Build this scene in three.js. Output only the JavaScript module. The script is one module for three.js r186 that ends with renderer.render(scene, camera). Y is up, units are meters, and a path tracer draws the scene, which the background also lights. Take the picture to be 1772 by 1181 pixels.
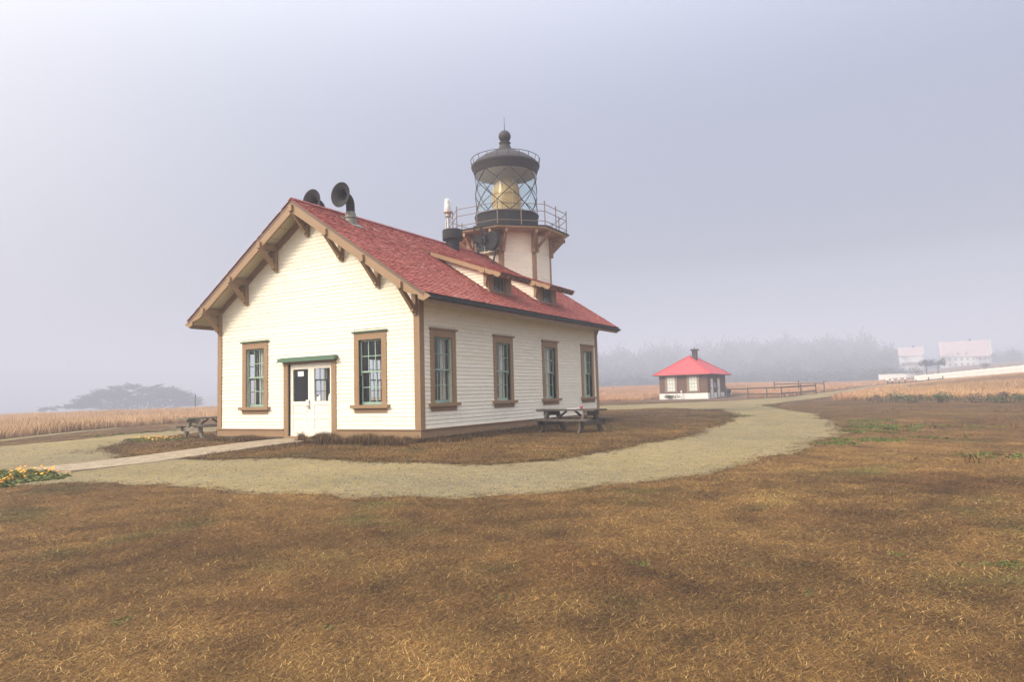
import * as THREE from 'three';
import { mergeGeometries } from 'three/addons/utils/BufferGeometryUtils.js';
import { TessellateModifier } from 'three/addons/modifiers/TessellateModifier.js';
import { ImprovedNoise } from 'three/addons/math/ImprovedNoise.js';

const scene = new THREE.Scene();
const V = (x, y, z) => new THREE.Vector3(x, y, z);
// ---------------------------------------------------------------- camera
const camera = new THREE.PerspectiveCamera(52.95, 1024 / 683, 0.1, 3000);
camera.position.set(21.4053, 1.2124, 15.6905);
camera.rotation.order = 'YXZ';
camera.rotation.set(0.0772, 0.5342, -0.0267);
camera.updateMatrixWorld(true);
// ---------------------------------------------------------------- sky, sun, air, exposure
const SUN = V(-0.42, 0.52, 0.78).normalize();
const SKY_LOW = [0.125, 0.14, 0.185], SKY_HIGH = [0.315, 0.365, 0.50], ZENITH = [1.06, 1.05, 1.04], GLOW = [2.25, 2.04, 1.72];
{
  const w = 512, h = 256, data = new Float32Array(w * h * 4);
  for (let r = 0; r < h; r++) {
    const up = ((r + 0.5) / h - 0.5) * Math.PI, y = Math.sin(up);
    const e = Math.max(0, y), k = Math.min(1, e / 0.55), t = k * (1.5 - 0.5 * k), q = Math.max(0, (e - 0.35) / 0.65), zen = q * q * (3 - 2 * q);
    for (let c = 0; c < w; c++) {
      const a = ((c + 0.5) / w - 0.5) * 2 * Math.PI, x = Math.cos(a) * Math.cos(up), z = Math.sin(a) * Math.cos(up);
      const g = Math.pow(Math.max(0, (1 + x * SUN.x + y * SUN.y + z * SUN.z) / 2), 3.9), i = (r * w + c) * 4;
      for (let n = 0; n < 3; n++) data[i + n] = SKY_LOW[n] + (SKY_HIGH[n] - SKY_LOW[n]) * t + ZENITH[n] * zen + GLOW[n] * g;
      data[i + 3] = 1;
    }
  }
  const sky = new THREE.DataTexture(data, w, h, THREE.RGBAFormat, THREE.FloatType);
  sky.mapping = THREE.EquirectangularReflectionMapping; sky.magFilter = THREE.LinearFilter; sky.minFilter = THREE.LinearFilter;
  sky.wrapS = THREE.RepeatWrapping; sky.needsUpdate = true;
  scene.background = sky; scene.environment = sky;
}
const sun = new THREE.DirectionalLight(new THREE.Color(1.0, 0.86, 0.69), 3.0);
sun.position.copy(SUN).multiplyScalar(80).add(V(8, 0, -5)); sun.target.position.set(8, 0, -5);
sun.castShadow = true; sun.shadow.radius = 34; sun.shadow.mapSize.set(4096, 4096);
Object.assign(sun.shadow.camera, { left: -60, right: 60, top: 60, bottom: -60, near: 1, far: 220 });
scene.add(sun, sun.target);
scene.fog = new THREE.FogExp2(new THREE.Color(0.77, 0.80, 0.935), 0.0033);
const renderer = new THREE.WebGLRenderer({ antialias: true });
renderer.setSize(1024, 683);
renderer.toneMapping = THREE.LinearToneMapping;
renderer.toneMappingExposure = 1.35;
renderer.shadowMap.enabled = true;

// ---------------------------------------------------------------- helpers
let seed = 12345;
const rnd = () => { seed |= 0; seed = (seed + 0x6d2b79f5) | 0; let t = Math.imul(seed ^ (seed >>> 15), 1 | seed); t = (t + Math.imul(t ^ (t >>> 7), 61 | t)) ^ t; return ((t ^ (t >>> 14)) >>> 0) / 4294967296; };
const rr = (a, b) => a + (b - a) * rnd();
const pick = (a) => a[Math.floor(rnd() * a.length)];
const perlin = new ImprovedNoise();
const noise = (x, y, z = 0) => perlin.noise(x, y, z);
const fbm = (x, y, z = 0, o = 4) => { let s = 0, a = 0.5; for (let i = 0; i < o; i++) { s += a * noise(x, y, z + i * 7.3); x *= 2.03; y *= 2.03; a *= 0.5; } return s; };
const clamp01 = (x) => Math.min(1, Math.max(0, x));
const smooth = (x, a, b) => { const t = clamp01((x - a) / (b - a)); return t * t * (3 - 2 * t); };
const counts = {};
const numbered = (n) => { const k = counts[n] = (counts[n] ?? -1) + 1; return k ? n + '_' + String(k).padStart(3, '0') : n; };
function tag(o, label, category, group, kind) {
  if (label) o.userData.label = label;
  if (category) o.userData.category = category;
  if (group) o.userData.group = group;
  if (kind) o.userData.kind = kind;
  return o;
}
function thing(name, label, category, p = [0, 0, 0], turn = 0, group) {
  const o = new THREE.Group(); o.name = numbered(name); o.position.set(...p); o.rotation.y = turn; scene.add(o);
  return tag(o, label, category, group);
}
function boxUV(g) {
  const p = g.attributes.position, n = g.attributes.normal, uv = new Float32Array(p.count * 2);
  for (let i = 0; i < p.count; i++) {
    const ax = Math.abs(n.getX(i)), ay = Math.abs(n.getY(i)), az = Math.abs(n.getZ(i));
    const x = p.getX(i), y = p.getY(i), z = p.getZ(i);
    if (ay >= ax && ay >= az) { uv[2 * i] = x; uv[2 * i + 1] = z; } else if (ax >= az) { uv[2 * i] = z; uv[2 * i + 1] = y; } else { uv[2 * i] = x; uv[2 * i + 1] = y; }
  }
  g.setAttribute('uv', new THREE.BufferAttribute(uv, 2));
  return g;
}
function flat(g) { // the attributes all pieces share, without an index
  let q = g.index ? g.toNonIndexed() : g;
  for (const k of Object.keys(q.attributes)) if (!['position', 'normal', 'uv', 'color'].includes(k)) q.deleteAttribute(k);
  if (!q.attributes.normal) q.computeVertexNormals();
  if (!q.attributes.uv) boxUV(q);
  return q;
}
function merged(list) { return list.length === 1 ? flat(list[0]) : mergeGeometries(list.map(flat)); }
function mesh(name, list, mat, parent, label) {
  const g = Array.isArray(list) ? merged(list) : list;
  const m = new THREE.Mesh(g, mat); m.name = parent ? name : numbered(name); m.castShadow = m.receiveShadow = true;
  if (label) m.userData.label = label;
  (parent ?? scene).add(m);
  return m;
}
const bx = (w, h, d, x = 0, y = 0, z = 0) => boxUV(new THREE.BoxGeometry(w, h, d).toNonIndexed().translate(x, y, z));
const bb = (x0, x1, y0, y1, z0, z1) => bx(x1 - x0, y1 - y0, z1 - z0, (x0 + x1) / 2, (y0 + y1) / 2, (z0 + z1) / 2);
function beam(a, b, w, h, upv = V(0, 1, 0)) { // a squared timber from a to b, w across and h along upv
  const d = b.clone().sub(a), len = d.length(), zx = d.normalize(), xx = upv.clone().cross(zx).normalize(), yy = zx.clone().cross(xx);
  const m = new THREE.Matrix4().makeBasis(xx, yy, zx).setPosition(a.clone().add(b).multiplyScalar(0.5));
  return boxUV(new THREE.BoxGeometry(w, h, len).toNonIndexed()).applyMatrix4(m);
}
function rod(a, b, r, r2 = r, n = 8) {
  const d = b.clone().sub(a), len = d.length(), g = new THREE.CylinderGeometry(r2, r, len, n).toNonIndexed();
  return g.applyQuaternion(new THREE.Quaternion().setFromUnitVectors(V(0, 1, 0), d.normalize())).translate((a.x + b.x) / 2, (a.y + b.y) / 2, (a.z + b.z) / 2);
}
function slab(points, depth, holes = []) { // outline in x,y, thickness towards -z
  const s = new THREE.Shape(points.map(([x, y]) => new THREE.Vector2(x, y)));
  for (const h of holes) s.holes.push(new THREE.Path(h.map(([x, y]) => new THREE.Vector2(x, y))));
  return boxUV(new THREE.ExtrudeGeometry(s, { depth, bevelEnabled: false }).toNonIndexed().translate(0, 0, -depth));
}
const rect = (x0, x1, y0, y1) => [[x0, y0], [x1, y0], [x1, y1], [x0, y1]];
const lathe = (pts, n = 32) => new THREE.LatheGeometry(pts.map(([r, y]) => new THREE.Vector2(r, y)), n).toNonIndexed();
function paint(g, r, gg, b) { const n = g.attributes.position.count, c = new Float32Array(n * 3); for (let i = 0; i < n; i++) { c[3 * i] = r; c[3 * i + 1] = gg; c[3 * i + 2] = b; } g.setAttribute('color', new THREE.BufferAttribute(c, 3)); return g; }

// ---------------------------------------------------------------- textures
function tex(n, fn, srgb = false) {
  const d = new Uint8Array(n * n * 4);
  for (let y = 0; y < n; y++) for (let x = 0; x < n; x++) { const c = fn(x / n, y / n), i = (y * n + x) * 4; d[i] = c[0] * 255; d[i + 1] = c[1] * 255; d[i + 2] = c[2] * 255; d[i + 3] = 255; }
  const t = new THREE.DataTexture(d, n, n); t.wrapS = t.wrapT = THREE.RepeatWrapping; t.magFilter = THREE.LinearFilter; t.minFilter = THREE.LinearMipmapLinearFilter; t.generateMipmaps = true;
  if (srgb) t.colorSpace = THREE.SRGBColorSpace;
  t.needsUpdate = true; return t;
}
function tileNoise(u, v, f, s) { // noise that repeats over the unit square
  const a = u * f, b = v * f, w = (x, y) => noise(x, y, s);
  const fu = u, fv = v;
  return w(a, b) * (1 - fu) * (1 - fv) + w(a - f, b) * fu * (1 - fv) + w(a, b - f) * (1 - fu) * fv + w(a - f, b - f) * fu * fv;
}
const scaled = (t, s) => { const c = t.clone(); c.repeat.set(1 / s, 1 / s); c.needsUpdate = true; return c; };
const paintTex = tex(512, (u, v) => { const st = Math.max(0, noise(u * 64, v * 3, 17) - 0.25), a = 0.93 + 0.10 * tileNoise(u, v, 5, 1) + 0.08 * tileNoise(u, v, 26, 2) + 0.06 * tileNoise(u, v, 90, 3) - 0.16 * st; return [a, a * (0.995 - 0.05 * st), a * (0.98 - 0.12 * st)].map(clamp01); });
const grainTex = tex(512, (u, v) => { const a = clamp01(0.72 + 0.35 * tileNoise(u * 1, v, 7, 4) + 0.35 * noise(u * 4, v * 120, 9) * (0.6 + 0.4 * noise(u * 3, v * 9, 2))); return [a, a, a]; });
const bumpTex = tex(512, (u, v) => { const a = clamp01(0.5 + 0.4 * tileNoise(u, v, 30, 6) + 0.3 * tileNoise(u, v, 110, 8)); return [a, a, a]; });
const soilTex = tex(512, (u, v) => {
  const a = 0.62 + 0.34 * tileNoise(u, v, 9, 11) + 0.34 * tileNoise(u, v, 41, 12) + 0.42 * tileNoise(u, v, 170, 13), g = tileNoise(u, v, 23, 15);
  return [clamp01(a), clamp01(a * (0.97 + 0.1 * g)), clamp01(a * (0.94 + 0.08 * g))];
});
let gs = 77; const gr = () => { gs = (Math.imul(gs, 1664525) + 1013904223) | 0; return (gs >>> 0) / 4294967296; };
const gravelGrid = Array.from({ length: 256 * 256 }, () => [gr(), gr(), gr()]);
const gravelCell = (u, v, n) => { // crushed stone: nearest of jittered points
  let best = 9, tone = 0; const x = u * n, y = v * n, ix = Math.floor(x), iy = Math.floor(y);
  for (let j = -1; j < 2; j++) for (let i = -1; i < 2; i++) { const p = gravelGrid[(((iy + j) % n + n) % n) * 256 + ((ix + i) % n + n) % n], d = Math.hypot(ix + i + p[0] - x, iy + j + p[1] - y); if (d < best) { best = d; tone = p[2]; } }
  return [best, tone];
};
const gravelTex = tex(1024, (u, v) => {
  const [d, t] = gravelCell(u, v, 200), [d2, t2] = gravelCell(u, v, 71), big = t2 > 0.8 && d2 < 0.4;
  let a = 0.62 + 0.38 * (t - 0.5) - 0.3 * Math.max(0, d - 0.45) + 0.2 * tileNoise(u, v, 13, 21) + (big ? 0.12 * (t - 0.35) : 0);
  return [clamp01(a), clamp01(a * 0.985), clamp01(a * (0.93 + 0.1 * t))];
});
const gravelBump = tex(1024, (u, v) => { const [d] = gravelCell(u, v, 200), [d2, t2] = gravelCell(u, v, 71); const a = clamp01(0.75 - 0.6 * d + (t2 > 0.8 ? Math.max(0, 0.4 - d2) : 0)); return [a, a, a]; });

// ---------------------------------------------------------------- materials
const lin = (r, g, b) => new THREE.Color().setRGB(r, g, b);
const M = {};
function mat(key, c, o = {}) { M[key] = new THREE.MeshStandardMaterial({ color: lin(...c), roughness: 0.75, ...o }); return M[key]; }
mat('cream', [0.90, 0.855, 0.715], { map: scaled(paintTex, 2.7), roughness: 0.62, bumpMap: scaled(bumpTex, 1.3), bumpScale: 0.0012 });
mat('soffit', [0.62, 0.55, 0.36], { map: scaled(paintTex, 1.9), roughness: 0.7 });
mat('brown', [0.31, 0.195, 0.10], { map: scaled(paintTex, 1.7), roughness: 0.6, bumpMap: scaled(bumpTex, 0.9), bumpScale: 0.001 });
mat('darkbrown', [0.15, 0.095, 0.065], { map: scaled(paintTex, 1.7), roughness: 0.65 });
mat('sage', [0.30, 0.43, 0.345], { map: scaled(paintTex, 0.8), roughness: 0.5 });
mat('flashing', [0.085, 0.165, 0.10], { map: scaled(paintTex, 0.7), roughness: 0.55 });
mat('copper', [0.24, 0.23, 0.19], { map: scaled(grainTex, 0.8), roughness: 0.55, metalness: 0.2 });
mat('doorwhite', [0.88, 0.85, 0.75], { map: scaled(paintTex, 1.5), roughness: 0.45 });
mat('iron', [0.012, 0.010, 0.011], { roughness: 0.85, map: scaled(paintTex, 0.6) });
mat('roofiron', [0.034, 0.029, 0.032], { roughness: 0.7, map: scaled(paintTex, 0.6) });
mat('pipe', [0.016, 0.016, 0.018], { roughness: 0.85, map: scaled(paintTex, 0.6) });
mat('rail', [0.17, 0.12, 0.095], { roughness: 0.55 });
mat('steel', [0.45, 0.43, 0.40], { roughness: 0.4, metalness: 0.7 });
mat('stone', [0.16, 0.20, 0.16], { map: scaled(soilTex, 1.2), roughness: 0.9 });
mat('greywood', [0.15, 0.12, 0.09], { map: scaled(grainTex, 1.1), roughness: 0.85, bumpMap: scaled(grainTex, 1.1), bumpScale: 0.003 });
mat('greywood2', [0.30, 0.26, 0.19], { map: scaled(grainTex, 0.9), roughness: 0.85, bumpMap: scaled(grainTex, 0.9), bumpScale: 0.003 });
mat('floorboard', [0.20, 0.13, 0.08], { map: scaled(grainTex, 1.5), roughness: 0.5 });
mat('inner', [0.42, 0.40, 0.36], { map: scaled(paintTex, 2.2), roughness: 0.8 });
mat('curtain', [0.78, 0.74, 0.66], { roughness: 0.95, side: THREE.DoubleSide });
mat('paper', [0.85, 0.85, 0.84], { roughness: 0.8, side: THREE.DoubleSide });
mat('pinkpaper', [0.75, 0.12, 0.14], { roughness: 0.7 });
mat('concrete', [0.46, 0.37, 0.25], { map: scaled(soilTex, 2.3), roughness: 0.9, bumpMap: scaled(bumpTex, 0.7), bumpScale: 0.002 });
mat('shingle', [1, 1, 1], { vertexColors: true, roughness: 0.8, map: scaled(grainTex, 0.5) });
mat('hazedred', [0.52, 0.40, 0.385], { roughness: 0.8, map: scaled(paintTex, 1.4) });  // red of the far roofs, paled and greyed: fog haze put into the colour
mat('farpane', [0.16, 0.16, 0.17], { roughness: 0.3 });
mat('redmetal', [0.56, 0.055, 0.06], { roughness: 0.5, map: scaled(paintTex, 1.4) });
mat('brass', [0.75, 0.50, 0.18], { metalness: 0.9, roughness: 0.3 });
mat('white', [0.80, 0.79, 0.75], { map: scaled(paintTex, 2.1), roughness: 0.7 });
mat('hutwood', [0.20, 0.115, 0.068], { map: scaled(grainTex, 1.4), roughness: 0.85 });
mat('hutframe', [0.32, 0.21, 0.15], { map: scaled(paintTex, 1), roughness: 0.7 });
mat('bark', [0.09, 0.075, 0.065], { roughness: 0.95, map: scaled(grainTex, 1) });
M.glass = new THREE.MeshPhysicalMaterial({ color: lin(0.93, 0.95, 0.94), transmission: 1, thickness: 0, roughness: 0.03, ior: 1.5 });
M.lanternglass = new THREE.MeshPhysicalMaterial({ color: lin(0.86, 0.93, 0.93), transmission: 1, thickness: 0, roughness: 0.03, ior: 1.5 });
M.lens = new THREE.MeshPhysicalMaterial({ color: lin(1.0, 0.72, 0.32), transmission: 0.4, thickness: 0, roughness: 0.18, ior: 1.5, side: THREE.DoubleSide });
M.lampglass = new THREE.MeshPhysicalMaterial({ color: lin(0.93, 0.94, 0.95), transmission: 0.75, thickness: 0, roughness: 0.2, ior: 1.5 });
M.leaf = (c) => new THREE.MeshStandardMaterial({ color: c, roughness: 0.85, side: THREE.DoubleSide });

// ---------------------------------------------------------------- terrain
const HS = [-200, -60, -16, 0, 15, 31, 53, 60, 109, 134, 174, 230, 300, 420, 900], HF = [-0.6, -0.5, -0.28, 0, 0.03, 0.14, 0.37, 0.52, 1.12, 1.45, 2.1, 3.5, 5.2, 8, 10];
const slopeAt = (k) => { const a = Math.min(k + 1, HS.length - 1), b = Math.max(k - 1, 0); return (HF[a] - HF[b]) / (HS[a] - HS[b]); };
function H(x, z) {
  const s = -z; let i = 0; while (i < HS.length - 2 && s > HS[i + 1]) i++;
  const h = HS[i + 1] - HS[i], t = clamp01((s - HS[i]) / h), a = slopeAt(i) * h, b = slopeAt(i + 1) * h;
  const c = (2 * t ** 3 - 3 * t * t + 1) * HF[i] + (t ** 3 - 2 * t * t + t) * a + (-2 * t ** 3 + 3 * t * t) * HF[i + 1] + (t ** 3 - t * t) * b;
  return -0.12 + c + 0.085 * Math.max(0, x - 20) * smooth(s, 45, 95) * (1 - 0.5 * smooth(x, 40, 90)) + 0.55 * smooth(s, 70, 105) * smooth(5 - x, 0, 15) - 9 * smooth(-x, 70, 260) - 3.2 * smooth(s, 140, 260) * smooth(18 - x, 0, 20) + 12 * smooth(s, 300, 540) * smooth(6 - x, 0, 40);
}
const LOOP = [[8.3, 8.3], [10.1, 8.35], [12.3, 8.3], [13.9, 8.0], [15.6, 7.5], [16.4, 7.1], [17, 6.5], [17.6, 5.7], [18.1, 4.4], [18.7, 2.8], [19.2, 0.8], [19.5, -1.5], [19.4, -5.1], [19.1, -8.6], [18.5, -12.7], [17.3, -17.9], [15.4, -23.6], [13.6, -28.3], [12.8, -31.5], [12.8, -35.9], [14.3, -46.1], [15.7, -61.6], [16.3, -94.9], [17.5, -117], [25, -133], [36, -142]]
  .concat([[35, -145], [23.6, -137], [15.8, -119], [14, -98], [12.8, -69.7], [10.7, -51.8], [7.7, -43.5], [3.4, -39.5], [-0.4, -36], [-10, -31], [-16, -20], [-14, -11], [-11.6, -8.1], [-10.3, -5.5], [-9.2, -3.7], [-7.9, -0.8], [-7.1, 1.8], [-6.9, 4], [-8.5, 7], [-13, 10.5], [-15, 15], [1, 14], [5.6, 10.6], [6.6, 9.4], [7.3, 8.6]]);
const ISLAND = [[11.2, -24.7], [13, -19.9], [14.2, -15], [15.3, -8.6], [15.5, -4.8], [15.5, -2], [15.5, -0.1], [15.3, 1.3], [15.1, 2.4], [14.8, 3.1], [14.2, 3.8], [13.3, 4.1], [11.8, 4.1], [10.2, 4.2], [8.4, 4.3], [7, 4.5], [5.9, 5.0], [4.4, 5.4], [2.5, 4.9], [0.8, 4.5], [-1, 3.3], [-3, 1.6], [-3.7, -0.7], [-4.6, -2.2], [-5, -8], [-4, -20], [0, -25], [3.6, -25.8], [7.1, -27.6]];
const TRACK = [[-8.6, 5.4], [-10, 2.6], [-11.9, 0.3], [-13.6, -2.2], [-16.6, -6.4], [-17.4, -5.9], [-14.4, -1.8], [-12.6, 0.8], [-10.7, 3.1], [-9.3, 5.9]];
function roughen(poly, step, amp, s) { // an edge worn by feet and weeds
  const out = [];
  for (let i = 0; i < poly.length; i++) {
    const [ax, az] = poly[i], [bx_, bz] = poly[(i + 1) % poly.length], l = Math.hypot(bx_ - ax, bz - az), n = Math.max(1, Math.ceil(l / step));
    for (let k = 0; k < n; k++) { const t = k / n, x = ax + (bx_ - ax) * t, z = az + (bz - az) * t, nx = -(bz - az) / l, nz = (bx_ - ax) / l, d = amp * (1.6 * noise(x * 0.35, z * 0.35, s) + 0.9 * noise(x * 1.3, z * 1.3, s + 3) + 0.5 * noise(x * 4, z * 4, s + 5)); out.push([x + nx * d, z + nz * d]); }
  }
  return out;
}
const loopEdge = roughen(LOOP, 0.35, 0.28, 3), islandEdge = roughen(ISLAND, 0.35, 0.26, 8), trackEdge = roughen(TRACK, 0.4, 0.15, 5);
function inside(poly, x, z) { let c = false; for (let i = 0, j = poly.length - 1; i < poly.length; j = i++) { const [xi, zi] = poly[i], [xj, zj] = poly[j]; if (zi > z !== zj > z && x < ((xj - xi) * (z - zi)) / (zj - zi) + xi) c = !c; } return c; }
// a 12 cm chart of what is gravel (1), island (2) or neither, filled row by row
const CH = { x0: -22, z0: -150, w: 520, h: 1420, s: 0.12, a: null };
{ CH.a = new Uint8Array(CH.w * CH.h);
  const fill = (edge, v) => { for (let r = 0; r < CH.h; r++) { const z = CH.z0 + (r + 0.5) * CH.s, xs = []; for (let i = 0, j = edge.length - 1; i < edge.length; j = i++) { const [xi, zi] = edge[i], [xj, zj] = edge[j]; if (zi > z !== zj > z) xs.push(((xj - xi) * (z - zi)) / (zj - zi) + xi); } xs.sort((p, q) => p - q); for (let k = 0; k + 1 < xs.length; k += 2) for (let c = Math.max(0, Math.ceil((xs[k] - CH.x0) / CH.s - 0.5)); c < Math.min(CH.w, (xs[k + 1] - CH.x0) / CH.s - 0.5); c++) CH.a[r * CH.w + c] = v; } };
  fill(loopEdge, 1); fill(islandEdge, 2); fill(trackEdge, 1); }
const chart = (x, z) => { const c = Math.floor((x - CH.x0) / CH.s), r = Math.floor((z - CH.z0) / CH.s); return c < 0 || r < 0 || c >= CH.w || r >= CH.h ? 0 : CH.a[r * CH.w + c]; };
const onGravel = (x, z) => chart(x, z) === 1, onIsland = (x, z) => chart(x, z) === 2;
const onWalk = (x, z) => x > 3.35 && x < 5.42 && z > -0.2 && z < 7.75;
const onHouse = (x, z) => x > -0.1 && x < 9.1 && z < 0.1 && z > -15;
const tone = (x, z) => 0.5 * fbm(x * 0.16, z * 0.16, 40) + 0.9 * fbm(x * 0.55, z * 0.55, 50) + 0.5 * fbm(x * 1.9, z * 1.9, 60, 2);
{
  const A = 400, R = 150, pos = [], col = [], uv = [], idx = [];
  for (let r = 0; r <= R; r++) {
    const rad = r === 0 ? 0 : 0.6 * Math.pow(1000 / 0.6, (r - 1) / (R - 1));
    for (let a = 0; a < A; a++) {
      const th = (a / A) * 2 * Math.PI, x = 21.4 + rad * Math.cos(th), z = 15.7 + rad * Math.sin(th);
      pos.push(x, H(x, z), z); uv.push(x, z);
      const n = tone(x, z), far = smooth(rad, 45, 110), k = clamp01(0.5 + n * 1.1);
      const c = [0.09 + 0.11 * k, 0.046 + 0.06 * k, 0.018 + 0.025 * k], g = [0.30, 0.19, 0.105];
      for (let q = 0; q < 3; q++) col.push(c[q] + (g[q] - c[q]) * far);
      if (r < R) { const b = (a + 1) % A, p = r * A; idx.push(p + a, p + b, p + A + a, p + b, p + A + b, p + A + a); }
    }
  }
  const g = new THREE.BufferGeometry();
  g.setAttribute('position', new THREE.Float32BufferAttribute(pos, 3)); g.setAttribute('color', new THREE.Float32BufferAttribute(col, 3)); g.setAttribute('uv', new THREE.Float32BufferAttribute(uv, 2));
  g.setIndex(idx); g.computeVertexNormals();
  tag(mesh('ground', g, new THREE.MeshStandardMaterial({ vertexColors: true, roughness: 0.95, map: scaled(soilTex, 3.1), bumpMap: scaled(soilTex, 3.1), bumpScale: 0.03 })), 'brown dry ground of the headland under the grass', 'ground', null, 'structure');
}
function drape(edge, holes, lift, colour, name, label, m) {
  const s = new THREE.Shape(edge.map(([x, z]) => new THREE.Vector2(x, -z)));
  for (const h of holes) s.holes.push(new THREE.Path(h.map(([x, z]) => new THREE.Vector2(x, -z))));
  let g = new THREE.ShapeGeometry(s).toNonIndexed(); g.deleteAttribute('normal'); g.deleteAttribute('uv');
  g = new TessellateModifier(1.3, 12).modify(g);
  const p = g.attributes.position, n = p.count, uv = new Float32Array(n * 2), col = new Float32Array(n * 3);
  for (let i = 0; i < n; i++) { const x = p.getX(i), z = -p.getY(i); p.setXYZ(i, x, H(x, z) + lift, z); uv[2 * i] = x; uv[2 * i + 1] = z; const c = colour(x, z); col.set(c, 3 * i); }
  g.setAttribute('uv', new THREE.BufferAttribute(uv, 2)); g.setAttribute('color', new THREE.BufferAttribute(col, 3)); g.computeVertexNormals();
  return tag(mesh(name, g, m), label, 'path', null, 'structure');
}
const gravelMat = new THREE.MeshStandardMaterial({ vertexColors: true, roughness: 0.95, map: scaled(gravelTex, 3.3), bumpMap: scaled(gravelBump, 3.3), bumpScale: 0.012 });
const gravelColour = (x, z) => { const k = clamp01(0.5 + 1.5 * fbm(x * 0.22, z * 0.22, 70)), w = clamp01(0.5 + 1.6 * fbm(x * 0.8, z * 0.8, 75)); const g = smooth(fbm(x * 0.5 + 20, z * 0.5, 79), 0.02, 0.3); return [(0.26 + 0.13 * k + 0.06 * w) * (1 - 0.22 * g), (0.203 + 0.085 * k + 0.055 * w) * (1 - 0.17 * g), (0.088 + 0.010 * k + 0.038 * w) * (1 - 0.12 * g)]; };
drape(loopEdge, [islandEdge], 0.015, gravelColour, 'gravel_path', 'pale gravel path looping round the lighthouse and off to the houses', gravelMat);
drape(trackEdge, [], 0.018, gravelColour, 'gravel_track', 'narrow pale track beside the tall grass left of the lighthouse', gravelMat);

// ---------------------------------------------------------------- the lighthouse
const house = thing('lighthouse', 'white clapboard lighthouse building with red shingle roof and black lantern tower', 'lighthouse');
const PITCH = 0.6659, EAVE = 0.764, RIDGE = 7.64, OVER = 0.7255, LEN = 12.66, COURSE = 0.122;
const roofY = (x) => RIDGE - PITCH * Math.abs(x - 4.5);
function board(x0b, x1b, x0t, x1t, y0, y1, zb = 0.036, zt = 0.008) { // one clapboard: thick at its foot, thin at its head
  const P = [[x0b, y0, 0], [x1b, y0, 0], [x1t, y1, 0], [x0t, y1, 0], [x0b, y0, zb], [x1b, y0, zb], [x1t, y1, zt], [x0t, y1, zt]];
  const F = [[4, 5, 6, 7], [0, 1, 5, 4], [1, 2, 6, 5], [3, 0, 4, 7], [2, 3, 7, 6]], pos = [];
  for (const [a, b, c, d] of F) for (const i of [a, b, c, a, c, d]) pos.push(...P[i]);
  const g = new THREE.BufferGeometry(); g.setAttribute('position', new THREE.Float32BufferAttribute(pos, 3)); g.computeVertexNormals();
  const o = rr(0, 9); boxUV(g); const u = g.attributes.uv; for (let i = 0; i < u.count; i++) u.setX(i, u.getX(i) + o);
  return g;
}
const creams = [[0.90, 0.855, 0.715], [0.885, 0.84, 0.70], [0.905, 0.865, 0.735], [0.89, 0.84, 0.695]].map((c) => { const m = M.cream.clone(); m.color = lin(...c); return m; });
// lays courses on a wall in its own axes; lim(y) gives the left and right ends, holes are [x0, x1, y0, y1]
function clapboards(wall, y0, y1, lim, holes, joined = false, pitch = COURSE, butt) {
  const list = [];
  for (let y = y0; y < y1 - 0.02; y += pitch) {
    const yt = Math.min(y + pitch + 0.004, y1), [lb, rb] = lim(y), [lt, rt] = lim(yt - 0.004);
    if (rb - lb < 0.05) continue;
    let spans = [[lb, rb, lt, rt]];
    for (const [hx0, hx1, hy0, hy1] of holes) if (yt - 0.03 > hy0 && y + 0.03 < hy1) spans = spans.flatMap(([a, b, c, d]) => (hx0 >= b || hx1 <= a ? [[a, b, c, d]] : [...(hx0 - a > 0.04 ? [[a, hx0, Math.min(c, hx0 - 0.01), hx0]] : []), ...(b - hx1 > 0.04 ? [[hx1, b, hx1, Math.max(d, hx1 + 0.01)]] : [])]));
    for (const [a, b, c, d] of spans) {
      const g = board(a, b, c, Math.max(d, c + 0.002), y, yt, (butt ?? 0.029) + rr(-0.003, 0.004), 0.009);
      if (joined) list.push(g); else mesh('clapboard', g, pick(creams), wall);
    }
  }
  if (joined && list.length) tag(mesh('siding', list, M.cream, wall), null, null, null, 'stuff');
}
// a tall double-hung window: 3 by 2 panes in each sash; its own axes have x along the wall and z outward
const paneTilt = () => rr(-0.006, 0.006);
function sash(parent, name, x0, x1, y0, y1, z, cols, rows, bottom = 0.06, m = M.sage, panes = true) {
  const st = 0.048, mu = 0.026, t = 0.04, g = [bb(x0, x0 + st, y0, y1, z - t, z), bb(x1 - st, x1, y0, y1, z - t, z), bb(x0 + st, x1 - st, y1 - 0.05, y1, z - t, z), bb(x0 + st, x1 - st, y0, y0 + bottom, z - t, z)];
  const ax0 = x0 + st, ax1 = x1 - st, ay0 = y0 + bottom, ay1 = y1 - 0.05, w = (ax1 - ax0) / cols, h = (ay1 - ay0) / rows;
  for (let i = 1; i < cols; i++) g.push(bb(ax0 + i * w - mu / 2, ax0 + i * w + mu / 2, ay0, ay1, z - t + 0.004, z - 0.004));
  for (let j = 1; j < rows; j++) g.push(bb(ax0, ax1, ay0 + j * h - mu / 2, ay0 + j * h + mu / 2, z - t + 0.007, z - 0.007));
  const f = mesh(name, g, m, parent);
  if (panes) for (let i = 0; i < cols; i++) for (let j = 0; j < rows; j++) { const p = mesh('pane', new THREE.PlaneGeometry(w - 0.01, h - 0.01), M.glass, parent); p.position.set(ax0 + (i + 0.5) * w, ay0 + (j + 0.5) * h, z - t / 2); p.rotation.set(paneTilt(), paneTilt(), 0); }
  return f;
}
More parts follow.
